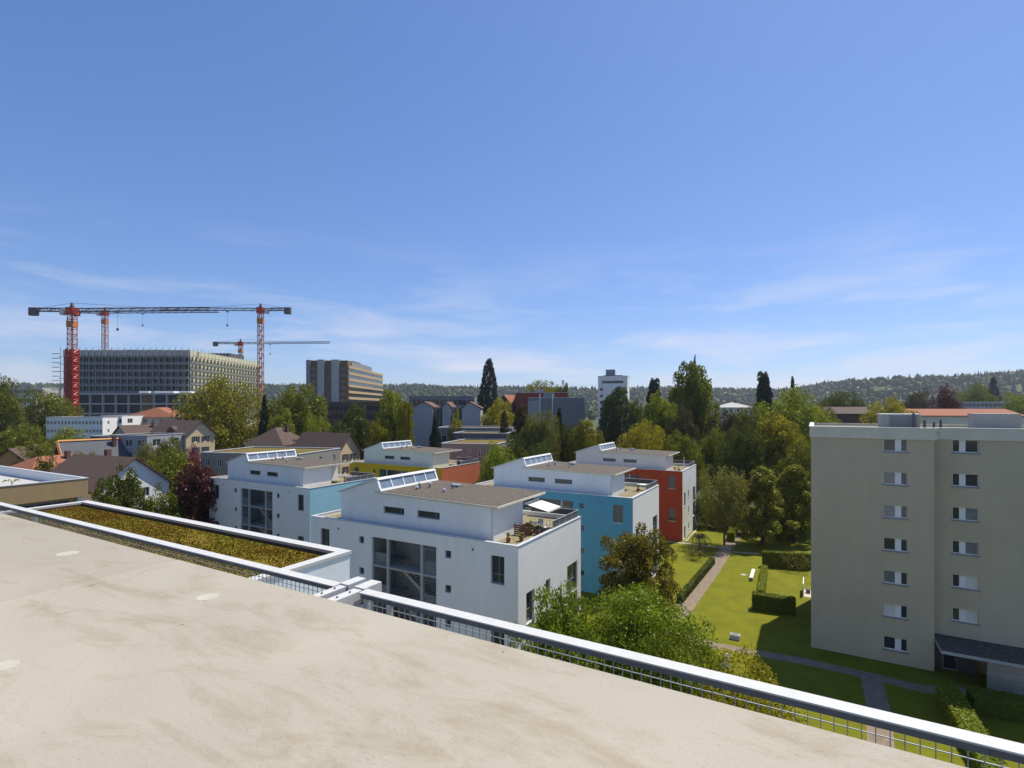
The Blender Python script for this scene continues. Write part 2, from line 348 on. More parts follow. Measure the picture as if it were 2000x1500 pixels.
for (x, y, r) in ((132, 1080, .10), (405, 1167, .085), (8, 1302, .075)):
    q = P(x, y, ZS); disc(q.dot(EX), q.dot(EY), r, ZS-.02, (ZS-.0045 if q.dot(EX) < -5.8 else ZS+.0055), M['patch'], 'mortar_patch', own)
# balcony railing: galvanised handrail, mesh infill, lower rail, floor plate
RT = ZS
def railing(a0, a1, label):
    o = empty('balcony_railing', (0, 0, 0), -A0, label, 'railing', 'balcony railings along the roof edge')
    MB().box(a0, a1, 3.28, 3.385, RT-.010, RT).build('handrail', M['railtop'], o)
    MB().box(a0, a1, 3.30, 3.37, RT-.055, RT-.0105).build('under_bar', M['railshade'], o)  # inner side of the handrail, its shade put into the colour
    MB().box(a0, a1, 3.315, 3.365, RT-1.0, RT-.95).build('lower_rail', M['galv'], o)
    for a in ((a0+.03, -10.35, a1-.03) if a0 < -10 else (a0+.03, a0+.30, a1-.03)):
        MB().box(a-.02, a+.02, 3.318, 3.362, RT-1.25, RT-.055).build('post', M['galv'], o)
    b = MB(); k = a0+.03
    while k < a1-.02: b.box(k-.0025, k+.0025, 3.337, 3.342, RT-.95, RT-.056); k += .062
    b.build('mesh_wire', M['galvd'], o)['kind'] = 'stuff'; b = MB(); z = RT-.075-.04
    while z > RT-.95: b.box(a0, a1, 3.342, 3.347, z-.0025, z+.0025); z -= .062
    b.build('mesh_wire', M['galvd'], o)['kind'] = 'stuff'
    MB().box(a0, a1, 2.3, 3.40, RT-1.35, RT-1.25).build('floor_plate', M['concrete_p'], o)
    return o
railing(-33, -3.735, 'galvanised railing beyond the twin cross beams, in front of the sedum roof')
railing(-3.42, 15, 'galvanised railing with open square mesh, in front of the white townhouse and garden')
def cross(a0, a1, label):
    o = empty('cross_beam', (0, 0, 0), -A0, label, 'beam', 'twin galvanised beams between the balconies')
    MB().box(a0, a1, 2.2, 3.335, RT-.10, RT).build('beam', M['railtop'], o)
    MB().box(a0-.012, a1+.012, 3.345, 3.56, RT-.09, RT+.012).build('end_cap', M['railtop'], o)
    for yy in (3.10, 3.24): disc((a0+a1)/2, yy, .009, RT, RT+.010, M['darkgrey'], 'bolt', o, 8)
    MB().box(a0+.01, a1-.01, 2.3, 3.33, RT-1.2, RT-.10).build('side_panel', M['galv'], o)
cross(-3.715, -3.63, 'galvanised cross beam with bolts, on the sedum roof side of the pair')
cross(-3.535, -3.435, 'galvanised cross beam with bolts, on the garden side of the pair')

# ------------------------------------------------------------------ sedum roof wing, one storey lower
wing = empty('sedum_roof_wing', (0, 0, 0), -A0, 'lower wing with a red and green sedum roof inside a white parapet', 'building')
pr = P(683, 1078, 18.4); pl = P(132, 984, 18.4)
wx1, wy1 = pr.dot(EX), pr.dot(EY); wx0 = pl.dot(EX)
ZW = 18.4
MB().box(wx0, wx1, 2.31, wy1, 0, ZW-.31).build('wall', M['white_b'], wing)
MB().quad((wx1+.001, 2.31, ZW-.31), (wx1+.001, wy1, ZW-.31), (wx1+.001, wy1, ZW-.041), (wx1+.001, 2.31, ZW-.041)).quad((wx0, wy1+.001, ZW-.31), (wx1, wy1+.001, ZW-.31), (wx1, wy1+.001, ZW-.041), (wx0, wy1+.001, ZW-.041)).build('fascia', M['white_b'], wing)
MB().box(wx0+.22, wx1-.22, 2.6, wy1-.22, ZW-.3, ZW-.11).build('substrate', M['sedum'], wing)
b = MB()
b.box(wx0-.03, wx1+.03, wy1-.24, wy1+.04, ZW-.04, ZW+.03); b.box(wx0-.03, wx0+.24, 2.5, wy1-.24, ZW-.04, ZW+.03); b.box(wx1-.24, wx1+.03, 2.5, wy1-.24, ZW-.04, ZW+.03)
b.build('parapet_cap', M['railtop'], wing)
b = MB(); b.box(wx0+.003, wx1-.003, wy1-.23, wy1-.003, ZW-.5, ZW-.041); b.box(wx0+.003, wx0+.23, 2.5, wy1-.23, ZW-.5, ZW-.041); b.box(wx1-.23, wx1-.003, 2.5, wy1-.23, ZW-.5, ZW-.041); b.build('parapet', M['brick'], wing)
# sedum: a bumpy mat of short tufts
rs = np.random.RandomState(4)
def tuft_mesh(name, pts, h, wd, tri=3):
    v = []; f = []
    for (x, y, z) in pts:
        for k in range(tri):
            a = rs.rand()*6.28; hh = h*(.4+rs.rand()); ww = wd*(.5+rs.rand()); lx, ly = (rs.rand(2)-.5)*h*1.4
            b_ = len(v); v += [(x-math.cos(a)*ww, y-math.sin(a)*ww, z), (x+math.cos(a)*ww, y+math.sin(a)*ww, z), (x+lx, y+ly, z+hh)]; f.append((b_, b_+1, b_+2))
    me = bpy.data.meshes.new(name); me.from_pydata(v, [], f); me.update(); return me
nS = 60000; xs = wx0+.34+rs.rand(nS)*(wx1-wx0-.68); ys = 2.7+rs.rand(nS)*(wy1-3.05)
keep = (np.sin(xs*1.7+np.sin(ys*2.1)*1.3)+np.sin(ys*3.1+xs*.6)+rs.randn(nS)*.7) > -1.7
o = link('sedum_plants', tuft_mesh('sedum_plants', list(zip(xs[keep], ys[keep], np.full(keep.sum(), ZW-.115))), .032, .013), M['sedum'], wing); o['kind'] = 'stuff'
o.visible_shadow = True

# ------------------------------------------------------------------ the five coloured townhouses (one design)
TW, TD, TH = 21.75, 11.9, 11.6
TA = R(29.45)
def make_house():
    r = empty('townhouse')
    fF = face((0, 0, 0), (1, 0, 0), (0, 1, 0)); fS = face((0, 0, 0), (0, 1, 0), (-1, 0, 0))
    tall = [(-20.5, -19.35, 8.65, 10.65), (-20.5, -19.35, 3.3, 5.35), (-2.3, -1.15, 8.65, 10.7), (-2.3, -1.15, 3.3, 5.35)]
    small = [(a, a+.58, z-.6, z) for a in (-15.7, -6.5) for z in (10.5, 7.82, 5.14, 2.46)]
    bay = (-14.2, -7.35, .25, 10.62)
    wall(fF, -TW, 0, 0, TH, tall+small+[bay], .22, 'front_wall', M['white'], r)
    for h in tall: window(fF, *h, .2, r, M['frame'], M['glass'], (.55,), (.33,), .055, M['cap'])
    for h in small: window(fF, *h, .2, r, M['frame'], M['glass'], (), (), .05)
    st = [(1.25, 2.5, 5.55, 7.85), (1.25, 2.5, .2, 2.3)]; ss = [(4.55, 5.4, z-1.05, z) for z in (7.85, 5.1, 2.3)]
    sb = [(8.8, 11.1, 5.35, 7.85), (8.8, 11.1, 2.65, 5.1), (8.8, 11.1, .1, 2.4)]
    wall(fS, 0, TD, 0, TH, st+ss+sb, .22, 'side_wall', M['white'], r)
    for h in st: window(fS, *h, .2, r, M['frame'], M['glass'], (), (.42,), .055, M['cap'])
    for h in ss: window(fS, *h, .2, r, M['frame'], M['glass'], (), (), .05, M['cap'])
    for h in sb: window(fS, *h, .2, r, M['frame'], M['glass'], (.5,), (.42,), .06, M['cap'])
    MB().quad((-TW, 0, 0), (-TW, TD, 0), (-TW, TD, TH), (-TW, 0, TH)).quad((-TW, TD, 0), (0, TD, 0), (0, TD, TH), (-TW, TD, TH)).build('rear_wall', M['white'], r)
    # roof deck, parapet, cap
    MB().box(-TW+.02, -.02, .02, TD-.02, TH-.6, TH-.33).build('roof_deck', M['mossroof'], r)
    b = MB()
    for (a0, a1, y0, y1) in ((-TW+.003, -.003, .003, .26), (-TW+.003, -.003, TD-.26, TD-.003), (-TW+.003, -TW+.26, .26, TD-.26), (-.26, -.003, .26, TD-.26)): b.box(a0, a1, y0, y1, TH-.33, TH-.002)
    b.build('parapet', M['white'], r)
    b = MB()
    for (a0, a1, y0, y1) in ((-TW-.04, .04, -.04, .28), (-TW-.04, .04, TD-.28, TD+.04), (-TW-.04, -TW+.28, .28, TD-.28), (-.28, .04, .28, TD-.28)): b.box(a0, a1, y0, y1, TH, TH+.045)
    b.build('parapet_cap', M['cap'], r)
    # open stairwell bay
    b = MB(); yb = 3.0
    b.quad((-14.2, yb, 0), (-7.35, yb, 0), (-7.35, yb, 10.7), (-14.2, yb, 10.7)).quad((-14.22, .22, 0), (-14.22, yb, 0), (-14.22, yb, 10.7), (-14.22, .22, 10.7))
    b.quad((-7.33, .22, 0), (-7.33, yb, 0), (-7.33, yb, 10.7), (-7.33, .22, 10.7)).quad((-14.22, .2, 10.64), (-7.33, .2, 10.64), (-7.33, yb, 10.64), (-14.22, yb, 10.64))
    b.build('stairwell', M['midgrey'], r)
    for z in (8.3, 5.62, 2.94): MB().box(-14.2, -7.35, .06, 1.25, z-.18, z).build('landing', M['concrete_p'], r)
    for z in (8.3, 5.62, 2.94): MB().box(-14.2, -12.6, 1.25, 2.99, z-.17, z-.003).build('landing', M['concrete_p'], r)
    for a in (-12.45, -8.85): MB().box(a-.11, a+.11, .03, .25, 0, 10.62).build('post', M['lightconc'], r)
    for z in (8.3, 5.62, 2.94):
        b = MB(); nst = 15
        for i in range(nst): b.box(-12.3+i*.22, -12.3+i*.22+.24, 1.35, 2.5, z-(i+1)*.178-.05, z-(i+1)*.178)
        b.build('stair_tread', M['lightconc'], r)
        MB().prism([(-12.4, z-.02), (-12.4, z-.30), (-8.95, z-2.68), (-8.95, z-2.40)], 1.25, 1.34).build('stringer', M['lightconc'], r)
        b = MB()
        for i in range(28): a = -12.2+i*.125; b.box(a-.012, a+.012, 2.86, 2.89, z, z+1.05)
        b.box(-12.3, -8.7, 2.85, 2.90, z+1.05, z+1.10); b.build('balustrade', M['cap'], r)
        MB().box(-14.15, -12.6, .30, .33, z, z+1.0).build('glass_guard', M['glass2'], r)
        MB().box(-8.70, -7.4, .30, .33, z, z+1.0).build('glass_guard', M['glass2'], r)
    # penthouse
    x0, x1, xs_, y0, y1 = -19.3, -2.85, -15.0, 1.3, 9.3; zb = TH-.33; ze, zp, zd, zr = 13.85, 15.25, 14.08, 13.86
    fP = face((0, y0, 0), (1, 0, 0), (0, 1, 0)); hol = [(-14.1, -11.75, 12.45, 13.02), (-10.35, -8.0, 12.45, 13.02)]
    ph = wall(fP, x0, x1, zb, 13.8, hol, .25, 'penthouse_wall', M['white'], r)
    for h in hol: window(fP, *h, .2, r, M['frame'], M['glass'], (.8,), (), .05, M['cap'])
    b = MB()
    b.quad((x0, y0, 13.8), (xs_, y0, 13.8), (xs_, y0, zp), (x0, y0, ze)).quad((xs_, y0, 13.8), (x1, y0, 13.8), (x1, y0, zr), (xs_, y0, zd))
    b.quad((x0, y0, zb), (x0, y1, zb), (x0, y1, ze), (x0, y0, ze)).quad((x1, y0, zb), (x1, 6, zb), (x1, 6, zr), (x1, y0, zr))
    b.quad((x1, 6, zb), (-5.2, 6, zb), (-5.2, 6, zr+.03), (x1, 6, zr)).quad((-5.2, 6, zb), (-5.2, y1, zb), (-5.2, y1, zr), (-5.2, 6, zr))
    b.quad((x0, y1, zb), (-5.2, y1, zb), (-5.2, y1, zr), (xs_, y1, zd), (xs_, y1, zp), (x0, y1, ze))
    b.build('penthouse_wall', M['white'], r)
    MB().box(-5.15, -3.0, 6.03, 6.06, zb+.05, 13.5).build('glass_door', M['glass'], r)
    sl = (zp-ze)/(xs_-x0)
    MB().prism([(x0-.35, ze-.35*sl+.02), (xs_+.05, zp+.02), (xs_+.05, zp+.17), (x0-.35, ze-.35*sl+.15)], y0-.12, y1+.15).build('penthouse_roof', M['cap'], r)
    MB().prism([(xs_+.02, zd+.01), (x1+.45, zr+.0), (x1+.45, zr+.17), (xs_+.02, zd+.18)], y0-.15, y1+.2).build('roof_edge', M['fascia'], r)
    MB().prism([(xs_+.10, zd+.185), (x1+.36, zr+.178), (x1+.36, zr+.20), (xs_+.10, zd+.215)], y0-.07, y1+.11).build('gravel', M['gravel'], r)
    # clerestory: tilted frame with five panes
    fC = lambda a, rr, z: (xs_+.10+rr+(zp+.12-z)*.42, a, z)
    zc0, zc1 = zd+.20, zp+.10
    b = MB()
    b.box(y0-.1, y1+.15, -.06, .10, zc0, zc0+.16, fC).box(y0-.1, y1+.15, -.06, .16, zc1-.12, zc1+.04, fC)
    b.box(y0-.1, y0+.10, -.06, .10, zc0+.16, zc1-.12, fC).box(y1-.05, y1+.15, -.06, .10, zc0+.16, zc1-.12, fC)
    for i in range(1, 5): a = y0+(y1-y0)*i/5; b.box(a-.05, a+.05, -.05, .07, zc0+.16, zc1-.12, fC)
    sk = b.build('clerestory', M['plate'], r)
    for i in range(5): a = y0+(y1-y0)*i/5; MB().box(a+.07, a+(y1-y0)/5-.07, -.02, .02, zc0+.17, zc1-.13, fC).build('pane', M['skyglass'], sk)
    MB().prism([(xs_+.06, zd+.18), (xs_+.06, zp), (xs_+.75, zd+.18)], y0-.09, y0-.05).build('clerestory_cheek', M['plate'], r)
    for (vx, vy, hh) in ((-12.6, 4.4, .55), (-12.1, 5.2, .5), (-12.3, 3.6, .35), (-10.2, 6.2, .4), (-9.6, 4.0, .28)):
        v = MB().tube((vx, vy, 14.1), (vx, vy, 14.1+hh), .09, n=8).build('roof_vent', M['midgrey'], r)
        MB().tube((vx, vy, 14.1+hh), (vx, vy, 14.1+hh+.13), .17, .13, n=8).build('vent_cap', M['cap'], v)
    MB().box(-10.9, -10.0, 6.8, 7.5, 14.1, 14.42).build('roof_hatch', M['midgrey'], r)
    MB().tube((-8.9, 3.6, 14.0), (-8.9, 3.6, 15.1), .015, n=5).build('lightning_rod', M['cap'], r)
    MB().tube((x1-.12, y0-.06, zb), (x1-.12, y0-.06, zr), .045, n=6).build('downpipe', M['cap'], r)
    # terrace railing
    b = MB(); b.box(-.20, -.15, 6.2, TD-.3, 12.22, 12.27)
    for i in range(5): y = 6.2+(TD-6.5)*i/4; b.box(-.195, -.155, y-.02, y+.02, TH, 12.22)
    b.box(-5, -.2, TD-.22, TD-.17, 12.22, 12.27)
    b.build('terrace_rail', M['galv'], r)
    MB().box(-.185, -.165, 6.25, TD-.35, TH+.08, 12.2).build('rail_panel', M['darkgrey'], r)
    MB().box(-5, -.25, TD-.205, TD-.185, TH+.08, 12.2).build('rail_panel', M['darkgrey'], r)
    for (a, z) in ((-3.9, 10.9), (-18.2, 10.85)): disc(0, 0, .09, 0, .03, M['darkgrey'], 'overflow_hole', r, 8).matrix_local = Matrix.Translation((a, -.005, z)) @ Matrix.Rotation(R(90), 4, 'X')
    return r
proto = make_house()
def house(o, px, py, label, wall_f, wall_s, pent, scale=1.0, dz=0.0):
    q = P(px, py, TH); o.location = (q.x, q.y, TH-TH*scale+dz); o.rotation_euler = (0, 0, -TA); o.scale = (scale,)*3
    tag(o, label, 'house', 'flat roofed townhouses of one design')
    for ch in o.children:
        k = ch.name.split('.')[0]
        if k == 'front_wall': recolor(ch, wall_f)
        if k in ('side_wall', 'rear_wall'): recolor(ch, wall_s)
        if k == 'penthouse_wall': recolor(ch, pent)
    return o
hE = copy_tree(proto); hD = copy_tree(proto); hB = copy_tree(proto); hF = copy_tree(proto)
house(proto, 1012, 1068, 'white townhouse with an open stair bay and a cream awning on its terrace', M['white'], M['white'], M['white'], 1.036)
house(hE, 605, 954.5, 'white townhouse with a pale blue end wall, beside the copper beech', M['white'], M['lblue'], M['white'])
house(hD, 862.5, 914.5, 'yellow townhouse with a salmon red end wall', M['yellow'], M['salmon'], M['cream'])
house(hB, 1236, 973.5, 'blue townhouse with a white end wall behind the rusty leaved tree', M['blue'], M['white'], M['white_b'])
house(hF, 1333, 919, 'red townhouse with a white end wall beside the garden path', M['red'], M['white'], M['pinkish'], 1.0, -.15)

def on_house(h, x, y, z): return h.matrix_basis @ Vector((x, y, z/h.scale[0]))
# terrace furniture on the white house
def slat_screen(h, x, y, z, rz, label):
    o = empty('wooden_screen', on_house(h, x, y, z), rz, label, 'screen')
    for i in range(5): MB().box(-.7, .7, -.02, .02, .06+i*.17, .19+i*.17).build('slat', M['wood'], o)
    for a in (-.66, .66): MB().box(a-.035, a+.035, .02, .07, 0, .95).build('post', M['wood'], o)
def planter(h, x, y, z, s, lm, label, hgt=.7, pot=None):
    o = empty('potted_plant', on_house(h, x, y, z), 0, label, 'plant')
    MB().tube((0, 0, 0), (0, 0, .34*s), .15*s, .2*s, n=10).build('pot', pot or M['redtile'], o)
    rr = random.Random(int(abs(x*77+y*31))); b = MB()
    for i in range(60):
        a = rr.random()*6.28; e = rr.random(); l = hgt*(.4+.6*rr.random()); d = Vector((math.cos(a)*e*.6, math.sin(a)*e*.6, 1)).normalized()
        p1 = Vector((0, 0, .3*s))+d*l; p2 = p1+Vector((math.cos(a)*.14, math.sin(a)*.14, -.05)); sd_ = Vector((-math.sin(a), math.cos(a), 0))*.05
        b.quad(p1-sd_, p2, p1+sd_, p1-(p2-p1)*.6)
        if i % 6 == 0: b.bar((0, 0, .3*s), p1, .01)
    b.build('leaves', LM[lm], o)
def awning(h, x0, x1, y0, y1, z0, z1, label):
    o = empty('awning', on_house(h, x0, y0, z0), -TA, label, 'awning'); W_, D_ = x1-x0, y1-y0
    MB().quad((0, 0, z0-z0), (W_, 0, z1-z0), (W_, D_, z1-z0), (0, D_, 0)).quad((W_, 0, z1-z0), (W_, D_, z1-z0), (W_, D_, z1-z0-.15), (W_, 0, z1-z0-.15)).build('cloth', M['awning'], o)
    MB().box(-.12, .05, -.05, D_+.05, -.06, .1).build('cassette', M['cap'], o)
    for y in (.1, D_-.1): MB().bar((.05, y, -.05), (W_, y, z1-z0-.03), .04).build('arm', M['cap'], o)
def table_set(h, x, y, z, label):
    o = empty('terrace_table', on_house(h, x, y, z), -TA, label, 'table')
    MB().box(-.55, .55, -.4, .4, .70, .74).build('table_top', M['plate'], o)
    for a in (-.48, .48):
        for b_ in (-.33, .33): MB().box(a-.025, a+.025, b_-.025, b_+.025, 0, .7).build('leg', M['cap'], o)
def chair(h, x, y, z, rz, label, m_):
    o = empty('terrace_chair', on_house(h, x, y, z), rz, label, 'chair', 'chairs around the terrace table')
    MB().box(-.22, .22, -.22, .22, .42, .46).build('seat', m_, o); MB().box(-.22, .22, .19, .22, .5, .9).build('backrest', m_, o)
    for a in (-.2, .2):
        MB().box(a-.02, a+.02, -.2, -.16, 0, .42).build('leg', M['wood'], o); MB().box(a-.02, a+.02, .18, .22, 0, .9).build('leg', M['wood'], o)
ZR = TH-.33
hA = proto
slat_screen(hA, -2.0, 4.2, ZR*1.036, -TA, 'low reddish wooden screen on the terrace of the white townhouse')
table_set(hA, -1.6, 6.0, ZR*1.036, 'white terrace table under the cream awning of the white townhouse')
chair(hA, -1.9, 5.3, ZR*1.036, -TA+3.1, 'dark wooden chair between the table and the wooden screen', M['wood'])
chair(hA, -.8, 6.2, ZR*1.036, -TA-1.6, 'pale chair between the terrace table and the railing', M['plate'])
chair(hA, -1.7, 6.9, ZR*1.036, -TA, 'pale chair behind the terrace table under the awning', M['plate'])
awning(hA, -2.8, -.6, 6.3, 9.0, 13.9, 13.45, 'cream fabric awning folded out over the terrace table')
for i, (x, y, lm, hh, lb) in enumerate(((-1.9, 1.9, 'rust', .5, 'dry rust coloured plant on the roof corner of the white townhouse'), (-1.2, 2.7, 'olive', .45, 'low olive plant beside the dry rust coloured one on the white townhouse'),
        (-1.5, 4.9, 'dark', .9, 'dark potted shrub behind the wooden screen'), (-1.0, 5.2, 'brownish', .8, 'brown leaved potted plant beside the dark potted shrub'))): planter(hA, x, y, ZR*1.036, 1, lm, lb, hh)
planter(hE, -1.2, 8.5, ZR, 1.2, 'copper', 'dark palm-like potted plant on the terrace of the pale blue ended townhouse', 1.5)
planter(hE, -1.8, 7.5, ZR, 1.0, 'copper', 'low dark potted plant on the terrace of the pale blue ended townhouse', .6)
planter(hF, -1.3, 3.4, ZR-.15, 1.3, 'yellow', 'yellow flowering potted shrub on the roof corner of the red townhouse', 1.2)
planter(hF, -1.7, 2.5, ZR-.15, 1.0, 'olive', 'small olive potted plant on the roof corner of the red townhouse', .6)
planter(hB, -1.5, 7.4, ZR, 1.0, 'olive', 'potted olive shrub on the terrace of the blue townhouse', .8)
table_set(hB, -1.4, 8.6, ZR, 'white terrace table on the roof of the blue townhouse')
b = MB(); b.tube((0, 0, 0), (0, 0, .9), .03, n=6)
um = empty('closed_parasol', on_house(hF, -.9, 5.6, ZR-.15), 0, 'closed white parasol on the terrace of the red townhouse', 'parasol'); b.build('pole', M['cap'], um)
MB().tube((0, 0, .9), (0, 0, 2.3), .13, .03, n=8).build('canopy', M['plate'], um)
gr = empty('kettle_grill', on_house(hD, -1.6, 7.6, ZR), 0, 'covered dark kettle grill on the terrace of the yellow townhouse', 'grill')
bm_ = MB()
for i in range(5):
    t0, t1 = i*math.pi/2/5, (i+1)*math.pi/2/5; bm_.tube((0, 0, .5+.55*math.sin(t0)), (0, 0, .5+.55*math.sin(t1)), .55*math.cos(t0), max(.02, .55*math.cos(t1)), n=12, cap=False)
bm_.tube((0, 0, .05), (0, 0, .5), .5, .55, n=12).build('cover', M['darkgrey'], gr, True)

# ------------------------------------------------------------------ beige apartment block on the right
BA = R(29.8); G0 = P(1584, 1264, 0)
blk = empty('beige_block', G0, -BA, 'tall beige apartment block with white window panels and a pale roof band', 'building')
mL = face((0, 0, 0), (1, 0, 0), (0, 1, 0)); mRt = face((0, 1.6, 0), (1, 0, 0), (0, 1, 0))
rows = [19.26-2.842*i for i in range(7)]
holesL = [(5.47, 7.13, z-1.08, z) for z in rows]; holesR = [(10.4, 12.08, z-1.08, z) for z in rows[:6]]
rowsfar = [(15.2, 16.9, z-1.08, z) for z in rows[:6]]
wall(mL, 0, 8.93, 0, 19.25, holesL, .2, 'front_wall', M['beige'], blk)
wall(mRt, 8.93, 30, 0, 19.25, holesR+rowsfar, .2, 'front_wall', M['beige'], blk)['label'] = 'set back half of the front'
MB().quad((0, 0, 0), (0, 14, 0), (0, 14, 19.25), (0, 0, 19.25)).quad((8.93, 0, 0), (8.93, 1.6, 0), (8.93, 1.6, 19.25), (8.93, 0, 19.25)).quad((0, 14, 0), (30, 14, 0), (30, 14, 19.25), (0, 14, 19.25)).quad((30, 1.6, 0), (30, 14, 0), (30, 14, 19.25), (30, 1.6, 19.25)).build('side_wall', M['beige'], blk)
rw = random.Random(9)
def block_window(m, h, k, flip):
    a0, a1, z0, z1 = h; wo = MB(); fw = .05; r0, r1 = .14, .21
    c0, c1 = (a0+.80, a0+1.24) if not flip else (a0+.44, a0+.86)
    wo.box(a0, a1, r0, r1, z0, z0+.07, m).box(a0, a1, r0, r1, z1-.05, z1, m).box(a0, a0+.04, r0, r1, z0+.07, z1-.05, m).box(a1-.04, a1, r0, r1, z0+.07, z1-.05, m)
    o = wo.build('window', M['framew'], blk)
    MB().box(c0, c1, .12, .2, z0+.07, z1-.05, m).build('panel', M['framew'], o)
    big, sm = ((a0+.04, c0), (c1, a1-.04)) if not flip else ((c1, a1-.04), (a0+.04, c0))
    MB().box(*big, .17, .2, z0+.07, z1-.05, m).build('pane', [M['glass'], M['glass2'], M['blind']][k], o)
    MB().box(*sm, .17, .2, z0+.07, z1-.05, m).build('pane', M['glass'], o)
    MB().box(a0-.12, a1+.12, -.07, .13, z0-.10, z0-.002, m).build('sill', M['midgrey'], o)
for h, k in zip(holesL, (0, 1, 1, 0, 1, 2, 0)): block_window(mL, h, k, False)
for h, k in zip(holesR, (0, 0, 1, 1, 2, 2)): block_window(mRt, h, k, True)
for h, k in zip(rowsfar, (0, 1, 0, 2, 1, 0)): block_window(mRt, h, k, True)
b = MB(); b.box(-.12, 9.12, -.12, .2, 19.25, 20.2); b.box(9.12, 30.1, 1.48, 1.8, 19.25, 20.2); b.box(-.12, .2, .2, 14.1, 19.25, 20.2); b.box(8.93+.003, 9.12, .2, 1.48, 19.25, 20.2); b.box(-.12, 30.1, 13.8, 14.12, 19.25, 20.19); b.box(29.8, 30.1, 1.8, 13.8, 19.25, 20.19)
b.build('roof_band', M['fascia'], blk)
b = MB(); b.box(-.16, 9.16, -.16, .24, 20.2, 20.25); b.box(9.16, 30.1, 1.44, 1.84, 20.2, 20.25); b.box(-.16, .24, .24, 14.1, 20.2, 20.25); b.build('band_cap', M['cap'], blk)
MB().box(.2, 29.8, 1.8, 13.8, 19.3, 19.95).box(.2, 8.93, .2, 1.8, 19.3, 19.949).build('roof_deck', M['mossroof'], blk)
MB().box(5.6, 8.4, 3.2, 6.4, 19.95, 21.3).build('lift_housing', M['lightconc'], blk); MB().box(5.5, 8.5, 3.1, 6.5, 21.3, 21.38).build('housing_roof', M['cap'], blk)
MB().box(6.2, 8.2, 3.14, 3.19, 19.98, 21.2).build('housing_cladding', M['midgrey'], blk)
for (x, y, h) in ((7.9, 2.7, 1.5), (8.7, 2.9, .9), (9.4, 3.2, .7), (9.9, 3.4, .95)): MB().tube((x, y, 19.95), (x, y, 19.95+h), .09, n=8).build('roof_vent', M['darkgrey'], blk)
MB().box(13.0, 16.2, 7.5, 10, 19.95, 21.4).build('lift_housing', M['lightconc'], blk)
MB().box(18.5, 29, 9, 12, 19.95, 20.6).build('roof_box', M['lightconc'], blk)
# entrance canopy and concrete garden wall
MB().prism([(9.0, 2.62), (9.0, 2.40), (22, 2.40), (22, 2.62)], -2.2, 1.59).build('canopy', M['lightconc'], blk)
MB().box(9.05, 22, -2.1, 1.55, 2.625, 2.66).build('canopy_gravel', M['gravel'], blk)
pm_ = MB().box(0, 3.18, 0, .25, 0, .585).mesh('concrete_panel')
for i in range(4):
    for j in range(3): o = link('concrete_panel', pm_, M['boardconc'], blk); o.location = (11.85+j*3.2, -2.0, i*.6)
MB().box(8.94, 11.8, .9, 1.59, 0, 2.4).build('entrance_recess', M['darkgrey'], blk)
dr = MB().box(9.6, 10.6, .84, .9, .02, 2.2).build('door', M['frame'], blk); MB().box(9.68, 10.52, .82, .85, .2, 2.1).build('pane', M['glass'], dr); MB().box(10.4, 10.44, .77, .83, .9, 1.2).build('handle', M['cap'], dr)
for a in (.3, 6.6): MB().tube((a, -.05, 0), (a, -.05, 19.2), .05, n=6).build('downpipe', M['beige'], blk) if a < 0 else None
disc(0, 0, .09, 0, .04, M['darkgrey'], 'camera_box', blk, 8).matrix_local = Matrix.Translation((9.35, 1.47, 19.8)) @ Matrix.Rotation(R(90), 4, 'X')

# ------------------------------------------------------------------ garden: lawn, paths, hedges, small things
def strip(name, pix, width, m_, z=.012, h=None, kind='structure'):
    pts = [P(x, y, 0) for (x, y) in pix]; lft = []; rgt = []
    for i, p in enumerate(pts):
        d = (pts[min(i+1, len(pts)-1)]-pts[max(i-1, 0)]).normalized(); n_ = Vector((-d.y, d.x, 0)); lft.append(p+n_*width/2); rgt.append(p-n_*width/2)
    b_ = MB().slab([(q.x, q.y) for q in lft]+[(q.x, q.y) for q in reversed(rgt)], -.05, z)
    return tag(b_.build(name, m_), kind=kind)
lw = [P(x, y, 0) for (x, y) in ((1130, 1230), (1110, 1120), (1300, 1045), (1420, 1010), (1583, 1015), (1600, 1080), (1700, 1260), (1990, 1330), (2200, 1420), (2300, 1700), (1500, 1700), (1130, 1500))]
tag(MB().slab([(q.x, q.y) for q in lw], -.06, .006).build('lawn', M['lawn']), kind='structure')
gt = []
rl = random.Random(3)
def inpoly(x, y, poly):
    c = False; n = len(poly)
    for i in range(n):
        a, b_ = poly[i], poly[i-1]
        if (a.y > y) != (b_.y > y) and x < (b_.x-a.x)*(y-a.y)/(b_.y-a.y)+a.x: c = not c
    return c
strip('path', ((1290, 1240), (1335, 1188), (1390, 1115), (1430, 1055), (1450, 1030), (1475, 1010)), 1.95, M['asphalt'])
strip('path', ((1280, 1225), (1400, 1262), (1560, 1290), (1690, 1318), (1800, 1345), (1900, 1352)), 1.3, M['asphalt'], .016)
strip('path', ((1700, 1320), (1715, 1380), (1720, 1450), (1725, 1600)), 1.5, M['asphalt'], .02)
strip('path', ((1300, 1057), (1380, 1066), (1428, 1072)), .6, M['paving'], .020)
strip('path', ((1432, 1078), (1482, 1082)), .5, M['paving'], .024)
MB_k = strip('kerb', ((1340, 1058), (1358, 1038), (1362, 1030)), .3, M['paving'], .10)
